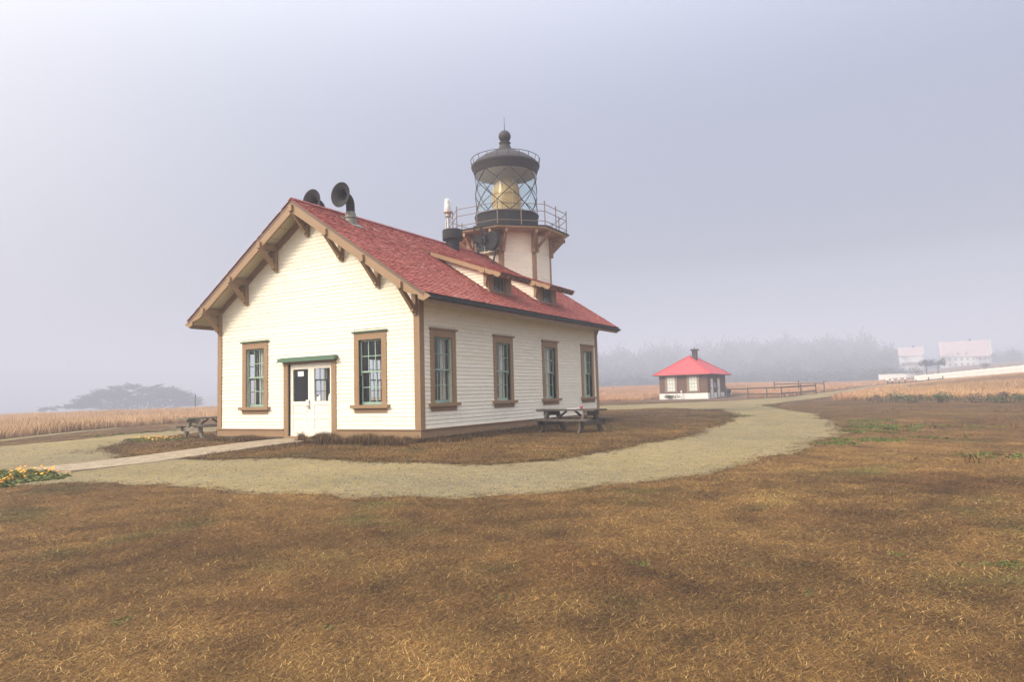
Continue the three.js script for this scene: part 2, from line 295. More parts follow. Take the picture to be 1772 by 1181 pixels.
function tallWindow(cx, base, turn, origin, trim, capMat, label, curtain) {
  const y0 = 0.76, y1 = 3.245, W = 0.648, o = W - 0.19, g = [];
  g.push(bb(-W, -o, 1.0, 2.985, -0.13, 0.045), bb(o, W, 1.0, 2.985, -0.13, 0.045), bb(-W, W, 2.985, y1 - 0.04, -0.13, 0.045), bb(-W, W, y0, 0.9, -0.02, 0.04));
  const w = mesh('window', g, trim, house, label); w.position.set(...origin); w.rotation.y = turn; w.translateX(cx);
  mesh('window_sill', [bb(-W - 0.1, W + 0.1, 0.9, 1.0, -0.13, 0.14)], trim, w);
  mesh('head_cap', [bb(-W - 0.05, W + 0.05, y1 - 0.04, y1 - 0.008, -0.02, 0.10), bb(-W - 0.06, W + 0.06, y1 - 0.008, y1 + 0.004, -0.02, 0.115)], capMat, w);
  sash(w, 'upper_sash', -o, o, 1.98, 2.985, -0.05, 3, 2, 0.05);
  sash(w, 'lower_sash', -o, o, 1.0, 2.03, -0.094, 3, 2, 0.085);
  mesh('sash_horn', [bb(-o, -o + 0.048, 1.90, 1.98, -0.09, -0.05), bb(o - 0.048, o, 1.90, 1.98, -0.09, -0.05)], M.sage, w);
  if (curtain) for (const [a, b] of curtain) {
    const c = new THREE.PlaneGeometry(b - a, 2.0, 40, 2), p = c.attributes.position;
    for (let i = 0; i < p.count; i++) p.setZ(i, 0.035 * Math.sin(p.getX(i) * 52 + 1.3 * noise(p.getX(i) * 4, p.getY(i), 3)) + 0.02 * noise(p.getX(i) * 7, 0, 5));
    c.computeVertexNormals(); c.translate((a + b) / 2, 2.0, -0.25);
    mesh('curtain', c, M.curtain, w);
  }
  return w;
}
const FW = [1.92, 7.129], SW = [1.116, 4.614, 8.109, 11.609], hole = (c) => rect(c - 0.458, c + 0.458, 1.0, 2.985), out = (c) => [c - 0.648, c + 0.648, 0.76, 3.24];
// gable wall towards the path
const gable = mesh('gable_wall', [slab([[0, 0.02], [9, 0.02], [9, roofY(9) - 0.2], [4.5, RIDGE - 0.2], [0, roofY(0) - 0.2]], 0.14, [hole(FW[0]), hole(FW[1]), rect(3.544, 5.511, 0.03, 2.38)])], M.cream, house);
clapboards(gable, 0.27, 7.2, (y) => { const d = Math.max(0.165, (y - 4.36) / PITCH); return [d, 9 - d]; }, [out(FW[0]), out(FW[1]), [3.344, 5.711, 0, 2.5]], false, COURSE, 0.023);
// long wall beside the picnic table
const longWall = mesh('side_wall', [slab([[0.14, 0.02], [LEN - 0.14, 0.02], [LEN - 0.14, 4.45], [0.14, 4.45]], 0.14, SW.map(hole))], M.cream, house);
longWall.position.set(9, 0, 0); longWall.rotation.y = Math.PI / 2;
clapboards(longWall, 0.27, 4.12, () => [0.165, LEN - 0.165], SW.map(out));
// the two walls behind
const farWall = mesh('side_wall', [slab([[0.14, 0.02], [LEN - 0.14, 0.02], [LEN - 0.14, 4.45], [0.14, 4.45]], 0.14, SW.map(hole))], M.cream, house);
farWall.position.set(0, 0, -LEN); farWall.rotation.y = -Math.PI / 2;
clapboards(farWall, 0.27, 4.12, () => [0.165, LEN - 0.165], SW.map(out), true);
const rear = mesh('gable_wall', [slab([[0, 0.02], [9, 0.02], [9, roofY(9) - 0.2], [4.5, RIDGE - 0.2], [0, roofY(0) - 0.2]], 0.14)], M.cream, house);
rear.position.set(9, 0, -LEN); rear.rotation.y = Math.PI;
// trim
for (const [x, z, tx, tz] of [[0, 0, 1, -1], [9, 0, -1, -1], [0, -LEN, 1, 1], [9, -LEN, -1, 1]])
  mesh('corner_board', [bb(Math.min(x, x + tx * 0.165), Math.max(x, x + tx * 0.165), 0.27, 4.4, Math.min(z, z - tz * 0.05), Math.max(z, z - tz * 0.05)), bb(Math.min(x - tx * 0.05, x), Math.max(x - tx * 0.05, x), 0.27, 4.15, Math.min(z - tz * 0.05, z + tz * 0.165), Math.max(z - tz * 0.05, z + tz * 0.165))], M.brown, house);
const skirt = (name, y0, y1, e) => { // runs round the foot of the walls, open at the doorway
  const n = [];
  n.push(bb(-e, 3.34, y0, y1, 0.002, e), bb(5.715, 9 + e, y0, y1, 0.002, e), bb(9.002, 9 + e, y0, y1, -LEN - e, 0.002), bb(-e, -0.002, y0, y1, -LEN - e, 0.002), bb(-0.002, 9.002, y0, y1, -LEN - e, -LEN - 0.002));
  return mesh(name, n, M.brown, house);
};
skirt('skirt_board', 0.0, 0.235, 0.05); skirt('drip_cap', 0.235, 0.27, 0.085);
{ const n = []; // foundation blocks just under the skirt
  for (let x = 0.02; x < 8.9; x += 0.8) n.push(bb(x, Math.min(8.98, x + 0.785), -0.6, -0.004, -0.2, 0.015 + rr(-0.006, 0.006)));
  for (let z = 0; z < 12.5; z += 0.8) n.push(bb(8.8, 9.015 + rr(-0.006, 0.006), -0.6, -0.004, -Math.min(LEN, z + 0.785), -z));
  n.push(bb(0, 0.2, -0.9, -0.004, -LEN, -0.22), bb(0.2, 8.8, -0.6, -0.004, -LEN, -LEN + 0.2));
  tag(mesh('foundation', n, M.stone, house), null, null, null); }
mesh('floor', [bb(0.14, 8.86, -0.02, 0.03, -LEN + 0.14, -0.14)], M.floorboard, house);
mesh('ceiling', [bb(0.14, 8.86, 3.7, 3.76, -LEN + 0.14, -0.14)], M.inner, house);
mesh('inner_wall', [bb(0.3, 8.7, 0.03, 3.7, -9.9, -9.8), bb(4.0, 4.08, 0.03, 3.7, -9.8, -4.2)], M.inner, house);
// windows
tallWindow(FW[0], 0, 0, [0, 0, 0], M.brown, M.flashing, 'tall window left of the white double door', [[-0.1, 0.12]]);
tallWindow(FW[1], 0, 0, [0, 0, 0], M.brown, M.flashing, 'tall window right of the white double door');
const swLabels = ['side window nearest the front corner', 'second side window from the front corner', 'third side window, with pale curtains', 'fourth side window, with pale curtains, beyond the picnic table'];
const swCurtains = [[[0.2, 0.46]], [[0.1, 0.46]], [[-0.46, 0.46]], [[-0.46, 0.46]]];
SW.forEach((c, i) => tallWindow(c, 0, Math.PI / 2, [9, 0, 0], M.brown, M.brown, swLabels[i], swCurtains[i]));
SW.forEach((c, i) => { const w = mesh('window', [bb(-0.648, -0.458, 0.76, 3.2, -0.13, 0.045), bb(0.458, 0.648, 0.76, 3.2, -0.13, 0.045), bb(-0.458, 0.458, 2.985, 3.2, -0.13, 0.045), bb(-0.458, 0.458, 0.76, 1, -0.13, 0.1)], M.brown, house, 'window in the far side wall, seen through the building'); w.position.set(0, 0, -LEN); w.rotation.y = -Math.PI / 2; w.translateX(c); sash(w, 'upper_sash', -0.458, 0.458, 1.98, 2.985, -0.05, 3, 2, 0.05, M.sage, false); sash(w, 'lower_sash', -0.458, 0.458, 1, 2.03, -0.094, 3, 2, 0.085, M.sage, false); });
// doorway
mesh('door_casing', [bb(3.344, 3.544, -0.02, 2.38, -0.14, 0.045), bb(5.511, 5.711, -0.02, 2.38, -0.14, 0.045), bb(3.344, 5.711, 2.38, 2.46, -0.14, 0.045), bb(3.4, 5.65, -0.06, 0.028, -0.2, 0.09)], M.brown, house);
mesh('door_hood', [bb(3.22, 5.80, 2.46, 2.56, 0.0, 0.20), bb(3.30, 5.74, 2.56, 2.59, 0.0, 0.12), bb(3.19, 5.83, 2.44, 2.47, 0.19, 0.225)], M.flashing, house);
for (const [x0, k] of [[3.556, 0], [4.53, 1]]) {
  const w = 0.97, g = [], yg0 = 1.15, yg1 = 2.2, z1 = -0.05, z0 = -0.1, s = 0.135;
  g.push(bb(0, s, 0.04, 2.37, z0, z1), bb(w - s, w, 0.04, 2.37, z0, z1), bb(s, w - s, yg1, 2.37, z0, z1), bb(s, w - s, 1.03, yg1 - 1.05, z0, z1), bb(s, w - s, 0.58, 0.70, z0, z1), bb(s, w - s, 0.04, 0.24, z0, z1), bb(s, w - s, 0.24, 1.03, z0 + 0.01, z1 - 0.022));
  for (const [a, b] of [[0.24, 0.58], [0.70, 1.03]]) g.push(bb(s + 0.06, w - s - 0.06, a + 0.06, b - 0.06, z1 - 0.03, z1 - 0.008));
  const d = mesh('door', g, M.doorwhite, house, k ? 'right door leaf' : 'left door leaf with a paper notice and handle'); d.position.set(x0, 0, 0);
  const p = mesh('pane', new THREE.PlaneGeometry(w - 2 * s, yg1 - yg0), M.glass, d); p.position.set(w / 2, (yg0 + yg1) / 2, -0.075); p.rotation.y = 0.004;
  if (!k) {
    const n = mesh('notice', [bx(0.27, 0.16, 0.004)], M.paper, d); n.position.set(0.48, 2.05, -0.066);
    mesh('notice', [bx(0.14, 0.05, 0.003, 0.80, 1.17, -0.046)], M.paper, d);
    mesh('door_handle', [bx(0.055, 0.3, 0.02, 0.895, 1.04, -0.04), rod(V(0.895, 0.99, -0.03), V(0.895, 0.99, 0.02), 0.022), bx(0.11, 0.025, 0.02, 0.85, 0.99, 0.022), new THREE.SphereGeometry(0.02, 10, 8).translate(0.895, 1.13, -0.022)], M.steel, d);
  } else {
    mesh('notice', [bx(0.17, 0.17, 0.004, 0.25, 1.25, -0.12)], M.paper, d); mesh('notice', [bx(0.15, 0.2, 0.004).rotateZ(-0.18).translate(0.76, 1.26, -0.13)], M.paper, d);
    mesh('notice', [bx(0.09, 0.06, 0.004, 0.22, 1.33, -0.116)], M.darkbrown, d);
  }
}
// roof
const PHI = Math.atan(PITCH), SL = (4.5 + EAVE) / Math.cos(PHI);
function shingled(s0, s1, z0, z1, frame, skip) { // courses of cedar shingles: s runs down the slope, z along the eave
  const pos = [], nor = [], col = [], uv = [], v = V(0, 0, 0), nm = new THREE.Matrix3().getNormalMatrix(frame), step = 0.127;
  const quad = (a, b, c, d, colr, o) => { const e1 = V(...b).sub(V(...a)), e2 = V(...d).sub(V(...a)), n = e1.cross(e2).normalize().applyMatrix3(nm).normalize(); for (const q of [a, b, c, a, c, d]) { v.set(...q).applyMatrix4(frame); pos.push(v.x, v.y, v.z); nor.push(n.x, n.y, n.z); col.push(...colr); uv.push(q[2] + o, q[0]); } };
  for (let s = s1; s > s0; s -= step) {
    let z = z0 - rr(0, 0.12);
    while (z < z1) {
      const w = rr(0.08, 0.19), a = Math.max(z, z0), b = Math.min(z + w - 0.005, z1), down = s + rr(-0.008, 0.01), top = Math.max(s0, s - step - 0.05);
      if (b - a > 0.02 && !(skip && skip(s, (a + b) / 2))) {
        const k = Math.pow(rnd(), 1.4), fade = clamp01(0.5 + 0.9 * fbm(s * 0.5, z * 0.35, 33)), t = 0.82 + 0.26 * k + 0.16 * fade, c = [0.64 * t, (0.155 + 0.11 * fade * k) * t, (0.115 + 0.09 * fade * k) * t];
        if (rnd() < 0.05) { c[0] *= 1.15; c[1] *= 1.9; c[2] *= 1.8; }
        const h = 0.032 + rr(-0.005, 0.007), hu = 0.003, dt = rr(-0.002, 0.002), o = rr(0, 9), dk = [c[0] * 0.6, c[1] * 0.5, c[2] * 0.5];
        quad([top, hu, b], [down, h + dt, b], [down, h - dt, a], [top, hu, a], c, o);
        quad([down, h + dt, b], [down, 0, b], [down, 0, a], [down, h - dt, a], dk, o);
        quad([top, 0, a], [top, hu, a], [down, h - dt, a], [down, 0, a], dk, o); quad([top, hu, b], [top, 0, b], [down, 0, b], [down, h + dt, b], dk, o);
      }
      z += w;
    }
  }
  const g = new THREE.BufferGeometry();
  for (const [k, a, n] of [['position', pos, 3], ['normal', nor, 3], ['color', col, 3], ['uv', uv, 2]]) g.setAttribute(k, new THREE.Float32BufferAttribute(a, n));
  return g;
}
const frameR = new THREE.Matrix4().makeBasis(V(Math.cos(PHI), -Math.sin(PHI), 0), V(Math.sin(PHI), Math.cos(PHI), 0), V(0, 0, 1)).setPosition(4.5, RIDGE - 0.03, 0);
const frameL = new THREE.Matrix4().makeBasis(V(-Math.cos(PHI), -Math.sin(PHI), 0), V(-Math.sin(PHI), Math.cos(PHI), 0), V(0, 0, -1)).setPosition(4.5, RIDGE - 0.03, 0);
const ZF = OVER + 0.03, ZB = -LEN - OVER - 0.03;
const roof = mesh('roof', [slab([[4.5, RIDGE - 0.03], [9 + EAVE, 4.10], [9 + EAVE, 3.98], [4.5, RIDGE - 0.15], [-EAVE, 3.98], [-EAVE, 4.10]], ZF - ZB - 0.06).translate(0, 0, ZF - 0.03)], M.darkbrown, house);
tag(mesh('shingles', shingled(0, SL + 0.03, ZB, ZF, frameR, (s, z) => Math.hypot(4.5 + s * Math.cos(PHI) - 4.5, z + LEN) < 1.75), M.shingle, roof), null, null, null, 'stuff');
tag(mesh('shingles', shingled(0, SL + 0.03, -ZF, -ZB, frameL), M.shingle, roof), null, null, null, 'stuff');
{ const n = []; for (let z = ZF; z > ZB + 0.1; z -= 0.2) for (const s of [1, -1]) { const t = rr(0.75, 1.15); n.push(paint(bx(0.17, 0.02, 0.22).rotateX(0.05).translate(s * 0.075, 0, 0).rotateZ(-s * PHI).translate(4.5, RIDGE + 0.028 + rr(-0.004, 0.004), z - 0.11), 0.34 * t, 0.07 * t, 0.07 * t)); } mesh('ridge_cap', n, M.shingle, roof); }
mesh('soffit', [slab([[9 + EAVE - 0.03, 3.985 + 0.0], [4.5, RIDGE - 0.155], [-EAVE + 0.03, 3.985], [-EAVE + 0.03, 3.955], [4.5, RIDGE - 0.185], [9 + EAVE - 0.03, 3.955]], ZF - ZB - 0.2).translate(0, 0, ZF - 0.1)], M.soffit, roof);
{ const n = []; for (let k = 1; k < 12; k++) for (const s of [1, -1]) { const d = (k / 12) * 5.2, x = 4.5 + s * d, y = RIDGE - 0.186 - d * PITCH; n.push(bx(0.012, 0.006, 0.6).rotateZ(-s * PHI).translate(x, y, 0.33)); } mesh('soffit_joint', n, M.darkbrown, roof); }
const bargeHalf = [[4.5, 7.6], [9.97, 3.965], [9.735, 3.86], [9.55, 3.93], [9.53, 4.055], [9.42, 4.07], [9.22, 4.12], [9.09, 4.175], [4.5, 7.19]];
const barge = (z) => { for (const s of [1, -1]) mesh('bargeboard', [slab(bargeHalf.map(([x, y]) => [s > 0 ? x : 9 - x, y]), 0.06).translate(0, 0, z)], M.brown, house); };
barge(OVER - 0.005); barge(-LEN - OVER + 0.065);
mesh('frieze_board', [slab([[4.5, RIDGE - 0.17], [9, roofY(9) - 0.19], [9, roofY(9) - 0.42], [4.5, RIDGE - 0.47], [0, roofY(0) - 0.42], [0, roofY(0) - 0.19]], 0.05).translate(0, 0, 0.055)], M.brown, house);
for (const s of [1, -1]) { const x = s > 0 ? 9 + EAVE : -EAVE, o = (a, b) => [Math.min(x + s * a, x + s * b), Math.max(x + s * a, x + s * b)];
  mesh('fascia', [bb(...o(-0.04, 0.02), 3.83, 4.0, -LEN - OVER + 0.06, OVER - 0.07)], M.brown, house);
  mesh('gutter', [bb(...o(0.022, 0.13), 3.935, 3.96, -LEN - OVER + 0.06, OVER - 0.07), bb(...o(0.11, 0.13), 3.96, 4.05, -LEN - OVER + 0.06, OVER - 0.07), bb(...o(0.022, 0.04), 3.96, 4.05, -LEN - OVER + 0.06, OVER - 0.07)], M.pipe, house);
  mesh('eave_frieze', [bb(...(s > 0 ? [9.0, 9.035] : [-0.035, 0.0]), 4.12, 4.4, -LEN, 0)], M.cream, house); }
function bracket(x, z, turn, parent = house) {
  const yt = roofY(x), y0 = yt - 1.12, g = [], w = 0.15;
  g.push(bb(-w / 2, w / 2, y0 + 0.06, yt - 0.42, 0.03, 0.14), bb(-w / 2, w / 2, yt - 0.42, yt - 0.22, 0.03, 0.80), bb(-w / 2 + 0.01, w / 2 - 0.01, y0, y0 + 0.1, 0.03, 0.11));
  g.push(beam(V(0, y0 + 0.16, 0.14), V(0, yt - 0.40, 0.70), 0.11, 0.13, V(0, 1, 0)), bb(-0.06, 0.06, y0 + 0.1, y0 + 0.24, 0.14, 0.22));
  const b = mesh('eave_bracket', g, M.brown, parent); b.position.set(x, 0, z); b.rotation.y = turn; return b;
}
for (const x of [0.085, 1.5, 3, 4.5, 6, 7.5, 8.915]) bracket(x, 0, 0);
for (const x of [0.085, 8.915]) bracket(x, -LEN, Math.PI);
// dormers
for (const [k, z0] of [[0, -4.22], [1, -7.83]]) {
  const z1 = z0 - 1.48, xf = 8.72, dy = (x) => 6.30 - 0.373 * (x - 6.67), my = (x) => RIDGE - PITCH * (x - 4.5), xs = 6.35;
  const prof = [[xs, my(xs) - 0.3], [xf, my(xf) - 0.3], [xf, dy(xf) - 0.02], [xs, dy(xs) - 0.02]];
  const d = mesh('dormer', [slab(prof, 0.06).translate(0, 0, z0), slab(prof, 0.06).translate(0, 0, z1 + 0.06)], M.cream, house, k ? 'dormer farther from the gable, nearer the tower' : 'dormer nearer the gable end');
  for (let y = my(xf) - 0.05; y < 6.3; y += 0.11) { // clapboards of the cheek, cut to both slopes
    const xa = Math.max(xs, 4.5 + (RIDGE - y) / PITCH - 0.02), xb = Math.min(xf, 6.67 + (6.30 - y) / 0.373 - 0.0), xa2 = Math.max(xs, xa - 0.11 / PITCH), xb2 = Math.min(xf, xb - (xb < xf ? 0.11 / 0.373 : 0));
    if (xb - xa > 0.08) mesh('clapboard', board(xa, xb, xa2, Math.max(xa2 + 0.01, xb2), y, y + 0.114).translate(0, 0, z0 + 0.001), pick(creams), d);
  }
  // face with its low window
  const y0 = my(xf) - 0.10, y1 = dy(xf) - 0.05, yy0 = y0 + 0.10, yy1 = y1 - 0.06;
  const f = mesh('window', [bb(xf - 0.06, xf + 0.05, y0, y1, z0 - 0.30, z0 + 0.03), bb(xf - 0.06, xf + 0.05, y0, y1, z1 - 0.03, z1 + 0.40), bb(xf - 0.06, xf + 0.048, y1 - 0.06, y1, z1 + 0.40, z0 - 0.30), bb(xf - 0.06, xf + 0.10, y0, yy0, z1 - 0.05, z0 + 0.05)], M.brown, house);
  const w = new THREE.Group(); const za = z0 - 0.30, zb = z1 + 0.40, len = za - zb;
  const sg = [], st = 0.04; sg.push(bb(0, st, yy0, yy1, -0.04, 0), bb(len - st, len, yy0, yy1, -0.04, 0), bb(st, len - st, yy1 - st, yy1, -0.04, 0), bb(st, len - st, yy0, yy0 + 0.055, -0.04, 0)); for (const q of [1, 2]) sg.push(bb((len * q) / 3 - 0.013, (len * q) / 3 + 0.013, yy0 + 0.05, yy1 - 0.03, -0.034, -0.004));
  const sm = mesh('window_sash', sg, M.sage, f); sm.position.set(xf - 0.01, 0, za); sm.rotation.y = Math.PI / 2;
  for (const q of [0, 1, 2]) { const p = mesh('pane', new THREE.PlaneGeometry(len / 3 - 0.03, yy1 - yy0 - 0.06), M.glass, f); p.position.set(xf - 0.03, (yy0 + yy1) / 2, za - (q + 0.5) * (len / 3)); p.rotation.y = Math.PI / 2; }
  // its roof
  const zr0 = z0 + 0.33, zr1 = z1 - 0.33, ph = Math.atan(0.373), xt = 5.95, sl = (9.46 - xt) / Math.cos(ph);
  const fr = new THREE.Matrix4().makeBasis(V(Math.cos(ph), -Math.sin(ph), 0), V(Math.sin(ph), Math.cos(ph), 0), V(0, 0, 1)).setPosition(xt, dy(xt) + 0.07, 0);
  const deck = (a, b, t0, t1) => slab([[a, dy(a) + t0], [b, dy(b) + t0], [b, dy(b) + t1], [a, dy(a) + t1]], zr0 - zr1 - 0.05).translate(0, 0, zr0 - 0.025);
  mesh('dormer_roof', [deck(xt + 0.1, 9.45, -0.0, 0.065)], M.darkbrown, d);
  tag(mesh('shingles', shingled(0, sl + 0.03, zr1, zr0, fr), M.shingle, d), null, null, null, 'stuff');
  for (const z of [zr0 - 0.005, zr1 + 0.055]) mesh('bargeboard', [slab([[6.5, dy(6.5) + 0.05], [9.43, dy(9.43) + 0.05], [9.43, dy(9.43) - 0.03], [9.33, dy(9.33) - 0.12], [9.22, dy(9.22) - 0.12], [9.12, dy(9.12) - 0.07], [9.0, dy(9.0) - 0.12], [8.86, dy(8.86) - 0.10], [7.0, dy(7.0) - 0.10], [6.5, dy(6.5) - 0.1]], 0.05).translate(0, 0, z)], M.brown, d);
  for (let z = zr0 - 0.2; z > zr1 + 0.1; z -= 0.36) mesh('rafter_tail', [slab([[8.7, dy(8.7)], [9.42, dy(9.42) - 0.003], [9.40, dy(9.40) - 0.07], [9.28, dy(9.28) - 0.12], [8.7, dy(8.7) - 0.12]], 0.07).translate(0, 0, z)], M.brown, d);
  mesh('bracket', [slab([[8.62, dy(8.62) - 0.12], [8.78, dy(8.78) - 0.12], [8.73, 5.13], [8.70, 4.98], [8.62, 4.98]], 0.08).translate(0, 0, z0 + 0.14), bb(8.60, 8.80, dy(8.7) - 0.14, dy(8.7) - 0.05, z0, z0 + 0.36)], M.brown, d);
}
// tower
const TX = 4.5, TZ = -12.7, AP = 1.92, T8 = Math.tan(Math.PI / 8);
const octPts = (a) => Array.from({ length: 8 }, (_, i) => { const t = Math.PI / 8 + (i * Math.PI) / 4, r = a / Math.cos(Math.PI / 8); return [r * Math.sin(t), r * Math.cos(t)]; }); // x, z
const facing = (i) => (i * Math.PI) / 4; // turn of face i; face 0 looks to +z, 1 to +x+z, 2 to +x
const onTower = (o, i, y = 0) => { const t = facing(i); o.position.set(TX + AP * Math.sin(t), y, TZ + AP * Math.cos(t)); o.rotation.y = t; return o; };
const hw = AP * T8;
for (let i = 0; i < 8; i++) {
  const hs = i === 0 ? [rect(-0.42, 0.42, 7.84, 8.52)] : [];
  const w = onTower(mesh('tower_wall', [slab([[-hw, -0.5], [hw, -0.5], [hw, 8.72], [-hw, 8.72]], 0.1, hs)], M.cream, house), i);
  if (i < 3) clapboards(w, i === 0 ? 6.9 : 4.3, 8.7, () => [-hw + 0.13, hw - 0.13], i === 0 ? [[-0.56, 0.56, 7.62, 8.66]] : [], i !== 1);
  else clapboards(w, 0, 8.7, () => [-hw + 0.13, hw - 0.13], [], true);
  mesh('corner_board', [bb(-hw - 0.014, -hw + 0.13, -0.4, 8.72, 0, 0.035), bb(hw - 0.13, hw + 0.014, -0.4, 8.72, 0, 0.035)], M.brown, w);
}
{
  const w = onTower(mesh('window', [bb(-0.56, -0.42, 7.78, 8.66, -0.1, 0.045), bb(0.42, 0.56, 7.78, 8.66, -0.1, 0.045), bb(-0.42, 0.42, 8.52, 8.66, -0.1, 0.045), bb(-0.66, 0.66, 7.70, 7.78, -0.1, 0.12), bb(-0.66, 0.66, 7.60, 7.70, 0, 0.05)], M.brown, house, 'small tower window under the gallery'), 0);
  sash(w, 'window_sash', -0.42, 0.42, 7.78, 8.52, -0.03, 3, 2, 0.06);
}
// gallery
{
  const rings = (a0, y0, y1, m, name, p) => { const s = new THREE.Shape(octPts(a0).map(([x, z]) => new THREE.Vector2(x, -z))); const g = new THREE.ExtrudeGeometry(s, { depth: y1 - y0, bevelEnabled: false }).toNonIndexed().rotateX(-Math.PI / 2).translate(TX, y0, TZ); return mesh(name, [boxUV(g)], m, p); };
  const deck = rings(2.80, 8.765, 8.82, M.iron, 'gallery_deck', house);
  rings(2.74, 8.72, 8.765, M.soffit, 'deck_underside', deck); rings(2.60, 8.66, 8.72, M.brown, 'deck_joist', deck);
  for (let i = 0; i < 8; i++) for (const s of [-1, 1]) {
    const g = [bb(-0.06, 0.06, 7.86, 8.66, 0.035, 0.13), bb(-0.055, 0.055, 8.50, 8.655, 0.13, 0.80), beam(V(0, 7.95, 0.12), V(0, 8.50, 0.66), 0.10, 0.11), bb(-0.07, 0.07, 7.74, 7.9, 0.035, 0.17)];
    const b = mesh('gallery_bracket', g, M.brown, house); onTower(b, i); b.translateX(s * (hw - 0.09));
  }
  const rail = new THREE.Group(); rail.name = 'gallery_railing'; rail.position.set(TX, 0, TZ); house.add(rail);
  const p = octPts(2.68);
  for (let i = 0; i < 8; i++) {
    const [ax, az] = p[i], [cx, cz] = p[(i + 1) % 8];
    for (const [x, z] of [[ax, az], [(ax + cx) / 2, (az + cz) / 2]]) mesh('post', [rod(V(x, 8.82, z), V(x, 9.92, z), 0.024), new THREE.SphereGeometry(0.036, 8, 6).toNonIndexed().translate(x, 9.94, z), rod(V(x, 8.82, z), V(x, 8.85, z), 0.05)], M.rail, rail);
    for (const y of [9.04, 9.50, 9.82]) mesh('rail', [rod(V(ax, y, az), V(cx, y, cz), 0.017)], M.rail, rail);
  }
}
